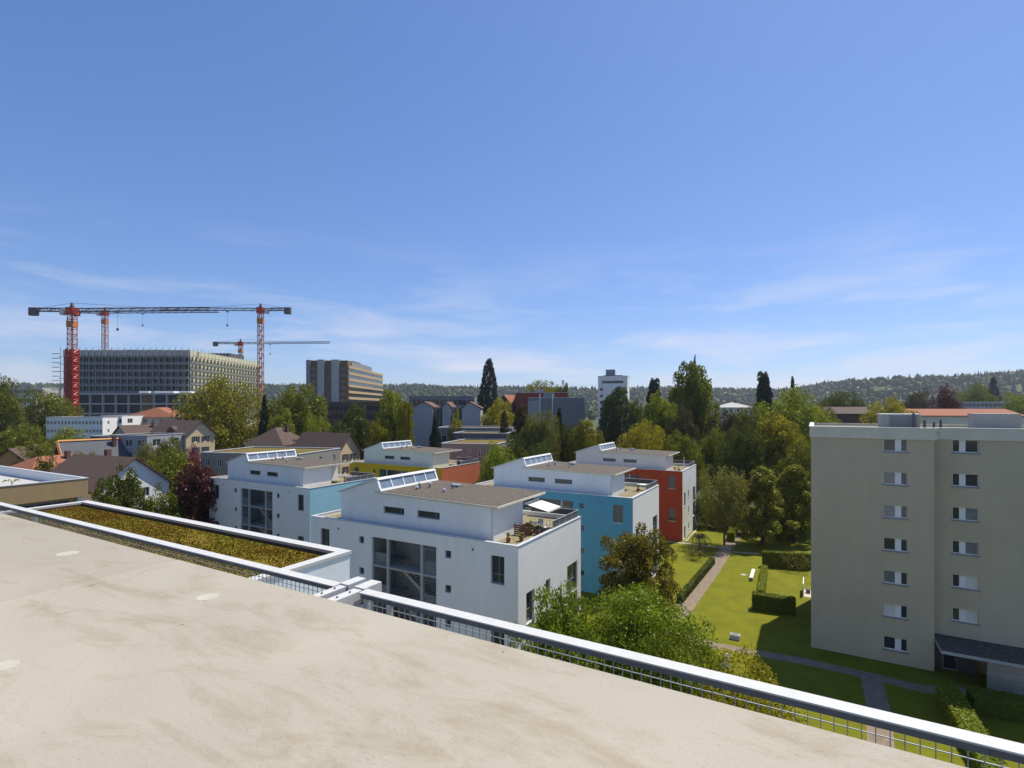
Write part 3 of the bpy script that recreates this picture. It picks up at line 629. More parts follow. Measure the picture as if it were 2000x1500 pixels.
def leafy_box(name, p0, p1, wd, h, label, seed, lm='hedge', n=2600, cat='hedge', leaf='bright'):
    p0 = Vector(p0); p1 = Vector(p1); L_ = (p1-p0).length; d = (p1-p0).normalized(); ang = math.atan2(d.y, d.x)
    o = empty(name, p0, ang, label, cat)
    MB().box(.04, L_-.04, -wd/2+.06, wd/2-.06, 0, h-.06).build('core', M['hedge'], o)
    q = np.random.RandomState(seed); v = []; f = []
    n = int(n*max(.3, (L_*h*2+L_*wd)/12))
    for i in range(n):
        s = q.rand(); t = q.rand(); u = q.rand()
        tot = [L_*h, L_*h, L_*wd, wd*h, wd*h]; k = np.searchsorted(np.cumsum(tot)/sum(tot), u)
        if k == 0: c = (s*L_, -wd/2, t*h); nn = (0, -1, .3)
        elif k == 1: c = (s*L_, wd/2, t*h); nn = (0, 1, .3)
        elif k == 2: c = (s*L_, (t-.5)*wd, h); nn = (0, 0, 1)
        elif k == 3: c = (0, (t-.5)*wd, s*h); nn = (-1, 0, .3)
        else: c = (L_, (t-.5)*wd, s*h); nn = (1, 0, .3)
        nv = Vector(nn)+Vector(q.randn(3)*.6); nv.normalize(); e1 = nv.orthogonal().normalized(); e2 = nv.cross(e1); sz = .05+.05*q.rand()
        c = Vector(c)+Vector(q.randn(3)*.035); b_ = len(v); v += [c-e1*sz, c-e2*sz*.6, c+e1*sz, c+e2*sz*.6]; f.append((b_, b_+1, b_+2, b_+3))
    me = bpy.data.meshes.new('leaves'); me.from_pydata([tuple(x) for x in v], [], f); me.update()
    c = link('leaves', me, LM[leaf], o); c['kind'] = 'stuff'
    return o
def HP(x, y): return P(x, y, 0)
leafy_box('clipped_hedge', HP(1470, 1188), HP(1553, 1200), 1.0, 1.7, 'dark clipped hedge beside the beige block lawn shadow', 1, leaf='mid')
leafy_box('clipped_hedge', HP(1490, 1106), HP(1583, 1112), .8, 2.1, 'dark hedge behind the sparse low bush', 2, leaf='mid')
leafy_box('clipped_hedge', HP(1493, 1120), HP(1486, 1172), .7, 1.1, 'bright hedge running beside the white bench', 3, leaf='bright')
leafy_box('clipped_hedge', HP(1327, 1178), HP(1392, 1100), .6, .8, 'low trimmed hedge along the garden path', 4, leaf='dark')
leafy_box('clipped_hedge', HP(1427, 1058), HP(1440, 1022), 1.0, 1.5, 'square ended hedge at the head of the path', 5, leaf='bright')
leafy_box('clipped_hedge', P(1850, 1372, 0), P(1990, 1620, 0), 1.3, 1.3, 'long hedge in front of the entrance canopy, half sunlit', 6, leaf='bright', n=2000)
leafy_box('clipped_hedge', P(1895, 1385, 0), P(2080, 1420, 0), 1.5, 1.4, 'dark hedge joining the long one in the shade', 7, leaf='mid', n=2000)
# white bench, vent shaft, name board, pot
p = P(1472, 1118, 0); q = P(1467, 1135, 0); dv = (p-q)
bn = empty('garden_bench', q, math.atan2(dv.y, dv.x), 'white backless bench on the lawn beside the bright hedge', 'bench')
MB().box(0, dv.length, -.2, .2, .40, .46).build('seat', M['plate'], bn)
for a in (.15, dv.length-.25): MB().box(a, a+.1, -.17, .17, 0, .4).build('leg', M['midgrey'], bn)
vs = empty('vent_shaft', P(1436, 1248, 0), -BA, 'square concrete vent shaft with a grille on the lawn', 'vent')
MB().box(-.42, .42, -.3, .3, 0, .45).build('kerb', M['lightconc'], vs); MB().box(-.34, .34, -.22, .22, .45, .47).build('grille', M['midgrey'], vs)
for i in range(6): MB().box(-.30+i*.11, -.26+i*.11, -.21, .21, .47, .485).build('slat', M['darkgrey'], vs)
sb_ = empty('sign_board', P(1416, 1318, 0), .4, 'white blank board standing in the shrubs below the railing', 'sign')
MB().box(-.45, .45, -.02, .02, .5, 1.7).build('board', M['plate'], sb_)
for a in (-.35, .35): MB().box(a-.03, a+.03, .02, .07, 0, 1.6).build('post', M['midgrey'], sb_)
st = empty('stepping_stone', P(1452, 1123, 0), 0, 'flat round stone in the lawn beside the white bench', 'stone'); disc(0, 0, .35, 0, .05, M['paving'], 'stone_top', st)
# patio by the block
pt = P(1574, 1160, 0); pa = empty('patio_screen', pt, -BA, 'pale patio partition with a dark chair against the beige block', 'partition')
MB().box(-.3, -.22, -1.2, 1.6, 0, 1.5).build('partition', M['plate'], pa); MB().box(-.2, .55, -1.2, 1.6, 0, .03).build('paving', M['paving'], pa)
MB().box(.0, .45, .2, .6, .03, .5).build('chair', M['darkgrey'], pa)

# ------------------------------------------------------------------ gabled and flat houses around
def gable_house(label, px, py_ridge, py_eave, py_base, Y, wpx, rz, depth, wm, rm, cat='house', name='gabled_house', over=.5, dormer=None, nwin=2, floors=2, hip=0.0, shutters=False, wmat=None, verge=None):
    """gable end faces the viewer: width across the gable, ridge running back"""
    x = XA(px, Y); W_ = wpx/FPX*Y; ze = ZA(py_eave, Y); zr = ZA(py_ridge, Y)
    o = empty(name, (x, Y, 0), rz, label, cat)
    h2 = W_/2
    m = face((-h2, 0, 0), (1, 0, 0), (0, 1, 0)); hol = []
    fh = 2.7; ww = 1.0
    zt = ze-.5
    for fl in range(floors):
        z1 = zt-fl*fh
        if z1-1.4 < .3: break
        for i in range(nwin): c = W_*(i+1)/(nwin+1); hol.append((c-ww/2, c+ww/2, z1-1.4, z1))
    wall(m, 0, W_, 0, ze, hol, .15, 'front_wall', wm, o)
    (MB().quad((-h2, 0, ze), (h2, 0, ze), (0, 0, zr)).build('gable', wm, o) if hip == 0 else None); MB().quad(*([(-h2, depth, 0), (h2, depth, 0), (h2, depth, ze)]+([(0, depth, zr)] if hip == 0 else [])+[(-h2, depth, ze)])).build('rear_wall', wm, o)
    ms = face((h2, 0, 0), (0, 1, 0), (-1, 0, 0)); hs_ = []
    for fl in range(floors):
        z1 = zt-fl*fh
        if z1-1.4 < .3: break
        k = max(1, int(depth/3.2))
        for i in range(k): c = depth*(i+.5)/k; hs_.append((c-.5, c+.5, z1-1.4, z1))
    wall(ms, 0, depth, 0, ze, hs_, .15, 'side_wall', wm, o)
    wall(face((-h2, 0, 0), (0, 1, 0), (1, 0, 0)), 0, depth, 0, ze, [], .1, 'side_wall', wm, o)
    for h in hol: window(m, *h, .13, o, M['framew'], M['glass'], (.5,), (), .07)
    for h in hs_: window(ms, *h, .13, o, M['framew'], M['glass'], (.5,), (), .07)
    if shutters:
        for h in hol:
            for s_ in (h[0]-.5, h[1]+.02): MB().box(s_, s_+.48, -.06, -.005, h[2], h[3], m).build('shutter', M['darkgrey'], o)
    sl = (zr-ze)/h2; t = .22
    for sg in (-1, 1):
        rf = MB()
        e = h2+over; y0, y1 = -over, depth+over
        inx = hip*depth
        pts = [(sg*e, y0, ze-over*sl), (sg*e, y1, ze-over*sl), (0, y1-inx, zr+.02), (0, y0+inx, zr+.02)]
        up = [(p_[0], p_[1], p_[2]+t) for p_ in pts]
        rf.quad(*pts); rf.quad(*up)
        for i in range(4): j = (i+1) % 4; rf.quad(pts[i], pts[j], up[j], up[i])
        rf.build('roof', rm, o)
    if verge:
        for sg in (-1, 1): MB().bar((sg*(h2+over), -over-.08, ze-over*sl+t*.6), (0, -over-.08, zr+t*.6), .42).build('verge_tiles', verge, o)
        MB().bar((0, -over, zr+t), (0, depth+over, zr+t), .4).build('ridge_tiles', verge, o)
    if hip > 0:
        inx = hip*depth
        for (ya, yb, s2) in ((-over, inx-over, 1), (depth+over, depth+over-inx, -1)):
            MB().quad((-h2-over, ya, ze-over*sl+t), (h2+over, ya, ze-over*sl+t), (0, yb, zr+t+.02)).build('hip_roof', rm, o)
    if dormer:
        dz, dw, dm = dormer
        mm = MB(); xx = h2*.55; y0 = depth*.5
        mm.prism([(-dw/2, 0), (dw/2, 0), (dw/2, 1.4), (0, 2.3), (-dw/2, 1.4)], 0, 2.2, lambda a, r_, z: (-h2*.25-2.4+r_, depth*.45+a, ze+sl*h2*.25+z-1.1)).build('dormer', dm, o)
    MB().box(h2*.3-.35, h2*.3+.35, depth*.6, depth*.6+.7, zr-1.2, zr+1.0).build('chimney', M['brick'], o)
    return o
gable_house('white gabled house with a steep dark brown roof behind the dark yew', 262, 896, 948, 0, 78, 138, R(68), 14, M['white'], M['rooftile'], nwin=2, over=.5)
gable_house('cream house with dark shutters and a brown roof behind the yellow townhouse', 682, 848, 882, 0, 116, 62, R(66), 13, M['creamw'], M['rooftile'], shutters=True, nwin=2)
gable_house('cream and brown chalet with shutters under the big yellow-green tree', 392, 823, 848, 0, 132, 58, R(64), 15, M['creamw'], M['rooftile'], shutters=True, nwin=2, dormer=(0, 3, M['rooftile']))
gable_house('low cream villa with a pyramid roof beside the chalet', 515, 838, 868, 0, 128, 88, R(-15), 10, M['cream'], M['rooftile'], hip=.45, nwin=3)
gable_house('slate roofed house with orange verge and ridge tiles', 118, 864, 905, 0, 112, 62, R(-32), 15, M['brick'], M['slate'], nwin=2, verge=M['orange'])
gable_house('orange gabled house with white window trim at the tan building', 18, 878, 905, 0, 118, 60, R(20), 12, M['orange'], M['rooftile'], nwin=3)
gable_house('terracotta hipped house just behind the tan building', 35, 897, 920, 0, 92, 90, R(-20), 11, M['brick'], M['redtile'], hip=.3)
gable_house('long pink building with a red roof under the scaffolded tower', 292, 797, 815, 0, 185, 110, R(-4), 12, M['pink'], M['redtile'], hip=.35, nwin=6, floors=3, name='hipped_building', cat='building')
gable_house('brown roofed house beside the white box building', 235, 832, 850, 0, 165, 55, R(-30), 14, M['pink'], M['rooftile'], nwin=2)
gable_house('pale pavilion with a flat pyramid roof among the trees', 1442, 787, 796, 0, 215, 58, R(0), 12, M['cream'], M['lightconc'], hip=.45, nwin=3)
gable_house('brown roofed house behind the beige block roof', 1690, 796, 808, 0, 190, 90, R(70), 16, M['brick'], M['rooftile'])
gable_house('orange roofed row behind the beige block lift housing', 1960, 800, 812, 0, 170, 120, R(75), 30, M['cream'], M['redtile'], nwin=4)
gable_house('brick gable house beside the red flat building', 985, 772, 790, 0, 230, 34, R(-30), 14, M['brick'], M['redtile'])

def flat_block(name, label, x0, x1, ytop, Y, depth, wm, rz=0.0, rows=0, cols=0, side_cols=0, wh=1.5, ww=1.6, top=1.0, pitch=3.0, cat='building', fm=None, pm=None, roof=None, cap=True, z0=0.0):
    o = empty(name, (XA(x0, Y), Y, z0), rz, label, cat); W_ = (x1-x0)/FPX*Y/max(.3, math.cos(rz)); H_ = ZA(ytop, Y)-z0
    m = face((0, 0, 0), (1, 0, 0), (0, 1, 0)); ms = face((W_, 0, 0), (0, 1, 0), (-1, 0, 0)); hol = []; hs_ = []
    for r_ in range(rows):
        z1 = H_-top-r_*pitch
        if z1-wh < .2: break
        for c in range(cols): a = W_*(c+.5)/cols; hol.append((a-ww/2, a+ww/2, z1-wh, z1))
        for c in range(side_cols): a = depth*(c+.5)/side_cols; hs_.append((a-ww/2, a+ww/2, z1-wh, z1))
    wall(m, 0, W_, 0, H_, hol, .2, 'front_wall', wm, o); wall(ms, 0, depth, 0, H_, hs_, .2, 'side_wall', wm, o)
    MB().quad((0, 0, 0), (0, depth, 0), (0, depth, H_), (0, 0, H_)).quad((0, depth, 0), (W_, depth, 0), (W_, depth, H_), (0, depth, H_)).build('rear_wall', wm, o)
    MB().box(.02, W_-.02, .02, depth-.02, H_-.4, H_-.12).build('roof', roof or M['gravel'], o)
    if cap:
        b_ = MB()
        for (a0, a1, y0, y1) in ((-.08, W_+.08, -.08, .3), (-.08, W_+.08, depth-.3, depth+.08), (-.08, .3, .3, depth-.3), (W_-.3, W_+.08, .3, depth-.3)): b_.box(a0, a1, y0, y1, H_, H_+.12)
        b_.build('parapet_cap', fm or M['cap'], o)
    for h in hol: window(m, *h, .18, o, M['framew'] if fm is None else fm, pm or M['glass'], (.5,), (), .09)
    for h in hs_: window(ms, *h, .18, o, M['framew'] if fm is None else fm, pm or M['glass'], (.5,), (), .09)
    return o, W_, H_
# tan flat roofed building on the left
ct = P(172, 934, 13.9); tb = empty('tan_building', (ct.x, ct.y, 0), -TA, 'tan flat roofed building with a long dark window band under its overhanging terrace', 'building')
MB().box(-26, -.9, -24, -.4, 0, 11.9).build('wall', M['tan'], tb)
b = MB(); b.box(-.3, 0, -25, 0, 11.9, 13.9); b.box(-26, -.3, -.3, 0, 11.9, 13.9); b.build('overhang', M['tan'], tb)
MB().box(-26, -.3, -25, -.3, 11.9, 12.9).build('terrace_slab', M['lightconc'], tb)
b = MB(); b.box(-.36, .05, -25, .05, 13.9, 13.96); b.box(-26, -.36, -.36, .05, 13.9, 13.96); b.build('parapet_cap', M['cap'], tb)
b = MB(); b.box(-.34, -.302, -25, -.34, 12.9, 13.88); b.box(-26, -.34, -.34, -.302, 12.9, 13.88); b.build('parapet_lining', M['plate'], tb)
wb = MB().box(-.9, -.86, -7.4, -1.4, 9.7, 11.6).build('window_band', M['frame'], tb)
for i in range(4): MB().box(-.86, -.83, -7.3+i*1.48, -7.3+i*1.48+1.34, 9.8, 11.5).build('pane', M['glass'], wb)
MB().box(-.75, -.35, -.8, -.4, 0, 11.9).build('column', M['plate'], tb)
planter_loc = tb.matrix_basis @ Vector((-3.5, -5.5, 12.9))
pp = empty('potted_plant', planter_loc, 0, 'large potted palm on the terrace of the tan building', 'plant')
MB().tube((0, 0, 0), (0, 0, .5), .25, .3, n=10).build('pot', M['wood'], pp); b = MB()
for i in range(26):
    a = i*.9; b.quad((0, 0, .9), (math.cos(a)*.5-.04, math.sin(a)*.5, 1.3), (math.cos(a)*1.0, math.sin(a)*1.0, 1.0), (math.cos(a)*.5+.04, math.sin(a)*.5, 1.22))
b.tube((0, 0, .4), (0, 0, .95), .05, n=6); b.build('leaves', LM['mid'], pp)
flat_block('grey_building', 'low grey building with a sedum roof behind the white and pale blue townhouse', 393, 600, 884, 96, 14, M['warmgrey'], R(-12), 2, 8, 3, 1.6, .9, 1.0, 2.8, roof=M['sedumroof'])
flat_block('grey_building', 'grey flat building with small windows beside the chestnut tree', 862, 972, 866, 112, 16, M['warmgrey'], R(-14), 2, 5, 2, 1.5, .9, 1.2, 3, roof=M['sedumroof'])
flat_block('grey_building', 'low dark flat roofed hall in front of the grey gables', 850, 1000, 836, 150, 16, M['greybox'], R(-6), 1, 6, 0, 2.0, 3.0, 2.0, 3)
flat_block('mossy_annex', 'mossy roofed annex behind the grey flat building', 885, 990, 846, 128, 10, M['darkgrey'], R(-10), 1, 5, 0, 1.4, 1.2, 1.2, 3, roof=M['sedumroof'])
flat_block('white_box_building', 'white modern building with rows of small windows behind the gardens', 90, 205, 815, 170, 14, M['white'], R(-3), 3, 16, 3, 1.1, .8, 1.2, 2.7)
flat_block('white_box_building', 'small white block of flats beside the long pink building', 196, 240, 812, 176, 14, M['white'], R(-3), 3, 3, 2, 1.6, 2.2, 1.0, 2.9)
flat_block('flat_roofed_house', 'blue grey flat roofed house with white windows', 215, 302, 850, 122, 10, M['gablegrey'], R(-14), 2, 3, 2, 1.6, 2.0, .9, 2.9)
flat_block('slate_block', 'dark slate clad block beside the blue grey flat roofed house', 176, 226, 852, 124, 9, M['slate'], R(-14))
flat_block('office_building', 'pale grey office building with rows of wide windows at the edge of town', -60, 82, 757, 300, 30, M['lightconc'], 0, 3, 16, 0, 2.0, 3.0, 1.2, 6)
flat_block('office_building', 'long white ribbon windowed building under the pale grey office building', -40, 70, 775, 270, 20, M['white'], 0, 2, 14, 0, 2.2, 2.2, 1.2, 4.5)
# grey building with red block behind
o, W_, H_ = flat_block('red_block', 'flat dull red block behind the grey windowless building', 1008, 1108, 767, 225, 22, M['redbox'], R(-3)); MB().box(8, 12, 6, 10, H_, H_+1.6).build('roof_unit', M['lightconc'], o)
o, W_, H_ = flat_block('windowless_block', 'grey windowless building with pale pipes in front of the red block', 1031, 1141, 777, 185, 24, M['greybox'], R(-3))
for a in (4.2, 8.6): MB().tube((a, -.2, 4), (a, -.2, H_+1.4), .16, n=6).build('exhaust_pipe', M['plate'], o)
MB().box(5.5, 9.5, 3, 7, H_, H_+1.8).build('roof_unit', M['midgrey'], o); MB().box(0, 4.4, -.02, 0, 0, H_-1.0).build('cladding', M['gablegrey'], o)
# three grey gables with glass between
gz = empty('gabled_hall', (XA(805, 175), 175, 0), 0, 'row of three grey gables with green glass between', 'building'); k = 175/FPX
for (x0, xm, x1, ytop, ye) in ((805, 828, 845, 786, 796), (864, 872, 880, 786, 796), (902, 916, 938, 786, 798)):
    MB().prism([((x0-805)*k, 0), ((x1-805)*k, 0), ((x1-805)*k, ZA(ye, 175)), ((xm-805)*k, ZA(ytop, 175)), ((x0-805)*k, ZA(ye, 175))], 0, 16).build('gable', M['gablegrey'], gz)
    MB().prism([((x0-805)*k-.3, ZA(ye, 175)), ((xm-805)*k, ZA(ytop, 175)+.05), ((x1-805)*k+.3, ZA(ye, 175)), ((x1-805)*k+.3, ZA(ye, 175)+.3), ((xm-805)*k, ZA(ytop, 175)+.35), ((x0-805)*k-.3, ZA(ye, 175)+.3)], -.2, 16.2).build('gable_roof', M['brick'], gz)
for (x0, x1) in ((845, 864), (880, 902)):
    MB().box((x0-805)*k, (x1-805)*k, 1.2, 16, 0, ZA(798, 175)).build('glass_wall', M['greenglass'], gz)
    for i in range(1, 3): a = ((x0+(x1-x0)*i/3)-805)*k; MB().box(a-.08, a+.08, 1.1, 1.25, 0, ZA(798, 175)).build('mullion', M['frame'], gz)
    for zz in (5, 9, 13, 17): MB().box((x0-805)*k, (x1-805)*k, 1.05, 1.2, zz, zz+.12).build('transom', M['frame'], gz)
flat_block('long_dark_hall', 'long dark flat hall behind the grey gables', 800, 925, 774, 215, 20, M['greybox'], 0, 1, 14, 0, 2, 2.4, 1.5, 3, fm=M['frame'])
flat_block('brown_hall', 'dark brown podium below the bronze tower', 640, 742, 785, 205, 18, M['brick'], 0, 2, 12, 0, 2, 2.0, 1.5, 3.4, fm=M['frame'])
flat_block('white_low_building', 'grey and white modern row far off among trees', 1880, 1975, 785, 260, 14, M['lightconc'], 0, 2, 12, 0, 1.6, 2.2, .8, 3)
# white tower
o, W_, H_ = flat_block('white_tower', 'white residential tower with a roof box standing above the trees', 1168, 1222, 735, 235, 14, M['white'], R(-16), 1, 1, 0, 1.3, 9.5, 2.0, 2.9)
for i in range(9): window(face((0, 0, 0), (1, 0, 0), (0, 1, 0)), .9, 2.2, H_-6.5-i*2.9, H_-5.2-i*2.9, -.02, o, M['frame'], M['glass'], (), (), .08)
MB().box(3, 7, 4, 8, H_, H_+3.2).build('roof_box', M['midgrey'], o); MB().box(2.2, 10.5, 2, 11, H_+.1, H_+.5).build('roof_deck', M['darkgrey'], o)
# bronze tower: grey stair cores on the shaded front, striped lit side
bt = empty('bronze_tower', (XA(599, 232), 232, 0), 0, 'brown office tower with grey stair cores and ochre banded side', 'building'); k = 232/FPX
Wt = 80*k; Ht = ZA(711, 232); Dt = 62
MB().box(0, Wt-.02, 5, Dt, 0, Ht-.5).build('body', M['brown'], bt); MB().box(0, Wt, 0, 5, 0, ZA(704, 232)).build('front_block', M['brown'], bt)
for (a0, a1, hh) in ((0, 8*k, 703.2), (22*k, 35*k, 702.5), (49*k, 64*k, 702.5)): MB().box(a0, a1, -.7, 3, 0, ZA(hh, 232)).build('stair_core', M['lightconc'] if a0 else M['midgrey'], bt)
for i in range(8):
    z = Ht-1.2-i*2.75
    MB().box(Wt-.3, Wt+.45, .5, Dt+.3, z-.55, z+.55).build('band', M['ochre'], bt)
    MB().box(Wt-.28, Wt+.12, .6, Dt+.2, z-2.2, z-.55).build('ribbon_window', M['glass'], bt)
    for a0 in (9*k, 65.5*k): MB().box(a0, a0+12*k, -.15, 0, z-1.8, z-.4).build('window_panel', M['bronzeglass'], bt)
    for a0 in (37*k, 42*k): MB().box(a0, a0+3.4*k, -.15, 0, z-2.0, z-.2).build('window', M['glass'], bt)
MB().box(6, Wt, 6, 40, Ht-.5, Ht+1.6).build('roof_plant', M['midgrey'], bt); MB().box(8, Wt-4, 22, 34, Ht+1.6, Ht+3.2).build('roof_plant', M['darkgrey'], bt)

# ------------------------------------------------------------------ hospital under scaffolding
YHs = 260.; kh = YHs/FPX; hx0, hx1 = XA(124, YHs), XA(372, YHs); Hh = ZA(684, YHs); Dh = 72.
hos = empty('scaffolded_building', (hx1, YHs, 0), 0, 'huge dark unfinished building wrapped in scaffolding below the cranes', 'building')
Wh = hx1-hx0; fl = 3.55
mF = face((-Wh, 0, 0), (1, 0, 0), (0, 1, 0)); mS = face((0, 0, 0), (0, 1, 0), (-1, 0, 0))
hol = [(Wh*(c+.12)/20, Wh*(c+.88)/20, Hh-3.6-r_*fl-2.2, Hh-3.6-r_*fl) for r_ in range(7) for c in range(20)]
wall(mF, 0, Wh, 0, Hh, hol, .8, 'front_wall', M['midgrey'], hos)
pw = Wh*.76/20; pm_ = MB().box(0, pw, 0, .05, 0, 2.2).mesh('pane')
for h in hol: o = link('pane', pm_, M['scaffdark'], hos); o.location = (-Wh+h[0], .76, h[2])
hs_ = [(Dh*(c+.22)/22, Dh*(c+.78)/22, Hh-3.3-r_*fl-1.9, Hh-3.3-r_*fl) for r_ in range(8) for c in range(22)]
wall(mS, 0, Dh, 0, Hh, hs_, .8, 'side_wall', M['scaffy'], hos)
pw = Dh*.56/22; pm_ = MB().box(-.05, 0, 0, pw, 0, 1.9).mesh('pane')
for h in hs_: o = link('pane', pm_, M['scaffdark'], hos); o.location = (-.76, h[0], h[2])
MB().quad((-Wh, 0, 0), (-Wh, Dh, 0), (-Wh, Dh, Hh), (-Wh, 0, Hh)).quad((-Wh, Dh, 0), (0, Dh, 0), (0, Dh, Hh), (-Wh, Dh, Hh)).build('rear_wall', M['teal'], hos)
MB().box(-Wh+.05, -.05, .85, Dh-.05, Hh-.6, Hh-.2).build('roof', M['gravel'], hos)
for i in range(20): a = -Wh+Wh*i/20; MB().box(a+.12, a+Wh/20-.12, -.35, -.05, Hh-2.6, Hh+.1).build('parapet_panel', M['lightconc'], hos)
b = MB().box(-Wh*.76, -Wh*.44, 20, 40, Hh+1.8, Hh+2.4).box(-Wh*.74, -Wh*.46, 22, 38, Hh-.2, Hh+1.8); b.build('roof_plant', M['darkgrey'], hos)
MB().box(-14, -2, 40, 56, Hh-.2, Hh+2.6).build('roof_plant', M['darkgrey'], hos)
# podium
zpod = ZA(768, 250); pod = empty('podium_shell', (hx1, 246, 0), 0, 'lower unfinished wing with open concrete bays in front of the scaffolded building', 'building')
Wp = XA(400, 246)-XA(125, 246); pf = face((XA(125, 246)-hx1, 0, 0), (1, 0, 0), (0, 1, 0))
hp = [(Wp*(c+.04)/11, Wp*(c+.96)/11, zpod-.8-r_*4.6-3.9, zpod-.8-r_*4.6) for r_ in range(5) for c in range(11)]
wall(pf, 0, Wp, 0, zpod, hp, 1.2, 'frame_wall', M['lightconc'], pod)
pw = Wp*.92/11; pm_ = MB().box(0, pw, 0, .05, 0, 3.9).mesh('pane')
for h in hp: o = link('pane', pm_, M['scaffdark'], pod); o.location = pf(h[0], 1.17, h[2])
MB().box(Wp*.545, Wp*.636, .3, 1.0, zpod-9.5, zpod-1.2, pf).build('timber_infill', M['brown'], pod)
MB().box(.1, Wp-.1, 1.3, 13.0, zpod-.4, zpod-.1, pf).build('roof', M['lightconc'], pod)
MB().quad((pf(Wp, 0, 0)), (pf(Wp, 13, 0)), (pf(Wp, 13, zpod)), (pf(Wp, 0, zpod))).build('side_wall', M['lightconc'], pod)
for (a0, a1) in ((.49, .56), (.60, .74), (.78, .86)): MB().box(Wp*a0, Wp*a1, 4, 8, zpod-.1, zpod+1.0, pf).build('material_stack', M['plate'], pod)
# scaffold in front of the hospital
sf = empty('scaffolding', (hx1, YHs-1.6, 0), 0, 'steel scaffolding of poles and decks over the dark front', 'scaffold'); pole = MB().box(-.09, .09, -.09, .09, 0, Hh+1.2).mesh('standard')
for i in range(21):
    o = link('standard', pole, M['scaff'], sf); o.location = (-Wh+Wh*i/20, 0, 0)
for r_ in range(9): MB().box(-Wh-1, .5, -.5, .9, Hh-3.3-r_*fl-.12, Hh-3.3-r_*fl).build('deck', M['scaff'], sf)
for (c, s_) in ((5, 1), (14, 1)):
    for r_ in range(7): z = Hh-3.3-r_*fl; MB().bar((-Wh+Wh*c/20, -.2, z), (-Wh+Wh*(c+1)/20, -.2, z-fl), .14).build('ladder', M['scaff'], sf)
for r_ in range(13): MB().box(-Wh-4.0, -Wh-1.0, -.4, .6, Hh-2-r_*fl*.62, Hh-1.75-r_*fl*.62).build('bracket', M['teal'], sf)
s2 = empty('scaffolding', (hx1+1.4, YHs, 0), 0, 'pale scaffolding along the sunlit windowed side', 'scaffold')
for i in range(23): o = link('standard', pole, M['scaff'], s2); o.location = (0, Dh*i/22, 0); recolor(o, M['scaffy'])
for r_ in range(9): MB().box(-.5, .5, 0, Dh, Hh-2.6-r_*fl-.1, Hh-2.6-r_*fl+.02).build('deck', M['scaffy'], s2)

# ------------------------------------------------------------------ tower cranes
def lattice(b_, p0, p1, wd, n, t):
    p0 = Vector(p0); p1 = Vector(p1); d = (p1-p0).normalized(); e = Vector((0, 1, 0)) if abs(d.y) < .9 else Vector((1, 0, 0)); e2 = d.cross(e).normalized(); c = []
    for (s1, s2_) in ((-1, -1), (1, -1), (1, 1), (-1, 1)): q = e*s1*wd/2+e2*s2_*wd/2; c.append(q); b_.bar(p0+q, p1+q, t)
    L_ = (p1-p0).length
    for i in range(n):
        a = p0+d*L_*i/n; z = p0+d*L_*(i+1)/n
        for k_ in range(4): q0, q1 = c[k_], c[(k_+1) % 4]; b_.bar(a+(q0 if i % 2 else q1), z+(q1 if i % 2 else q0), t*.7); b_.bar(a+q0, a+q1, t*.7)
def crane(label, mx, Y, ytop, ybot_z, jib_px, counter_px, mm, wd, wt):
    X = XA(mx, Y); zt = ZA(ytop, Y); o = empty('tower_crane', (X, Y, 0), 0, label, 'crane')
    zsplit = max(ybot_z, 0)
    b_ = MB(); lattice(b_, (0, 0, zsplit), (0, 0, zt-3.0), wd, int((zt-zsplit)/wd/1.1), wt); b_.build('mast', mm[0], o)
    if zsplit > 0: b_ = MB(); lattice(b_, (0, 0, 0), (0, 0, zsplit), wd*1.25, max(4, int(zsplit/wd*1.3)), wt*2.1); b_.build('mast_base', mm[1], o)
    s = 1 if jib_px > mx else -1; jl = abs(jib_px-mx)/FPX*Y; cl = abs(counter_px-mx)/FPX*Y
    b_ = MB(); lattice(b_, (s*wd*.6, 0, zt-1.2), (s*jl, 0, zt-.7), 1.3, int(jl/2.4), wt*.62); b_.build('jib', M['crane_g'], o)
    b_ = MB(); lattice(b_, (-s*wd*.6, 0, zt-1.2), (-s*cl, 0, zt-1.0), 1.3, 6, wt*.9); b_.box(-cl if s > 0 else wd*.6, -wd*.6 if s > 0 else cl, -.6, .6, zt-1.9, zt-1.65); b_.build('counter_jib', M['crane_g'], o)
    MB().box(-s*cl-1.6, -s*cl+1.6, -.9, .9, zt-3.6, zt-.2).build('counterweight', M['crane_o'] if False else M['crane_g'], o)
    MB().box(-wd*.7, wd*.7, -wd*.7, wd*.7, zt-3.2, zt-.2).build('slewing_unit', M['crane_r'], o)
    MB().box(-s*wd*1.6-.9, -s*wd*1.6+.9, -1, 1, zt-3.3, zt-.6).build('machine_cabin', M['crane_w'], o)
    MB().prism([(-.8, zt-.2), (.8, zt-.2), (.15, zt+1.9), (-.15, zt+1.9)], -.5, .5).build('tower_head', M['crane_g'], o)
    MB().bar((0, 0, zt+1.8), (s*jl*.62, 0, zt-.4), .10).build('tie_rod', M['crane_g'], o); MB().bar((0, 0, zt+1.8), (-s*cl*.9, 0, zt-.6), .10).build('tie_rod', M['crane_g'], o)
    MB().box(-wd*.62, wd*.62, -wd*.62, wd*.62, zt-8.5, zt-6.0).build('driver_cab', M['crane_o'], o)
    hx = s*jl*.33; MB().box(hx-.5, hx+.5, -.4, .4, zt-2.6, zt-2.1).build('trolley', M['crane_g'], o)
    MB().bar((hx, 0, zt-2.4), (hx, 0, zt-9), .07).build('hook_cable', M['crane_g'], o); MB().box(hx-.35, hx+.35, -.3, .3, zt-10, zt-9).build('hook_block', M['crane_g'], o)
    return o
crane('tall red tower crane with a solid red lower mast in front of the scaffolded building', 141, 225, 600, ZA(682, 225), 410, 66, (M['crane_s'], M['crane_r']), 2.3, .30)
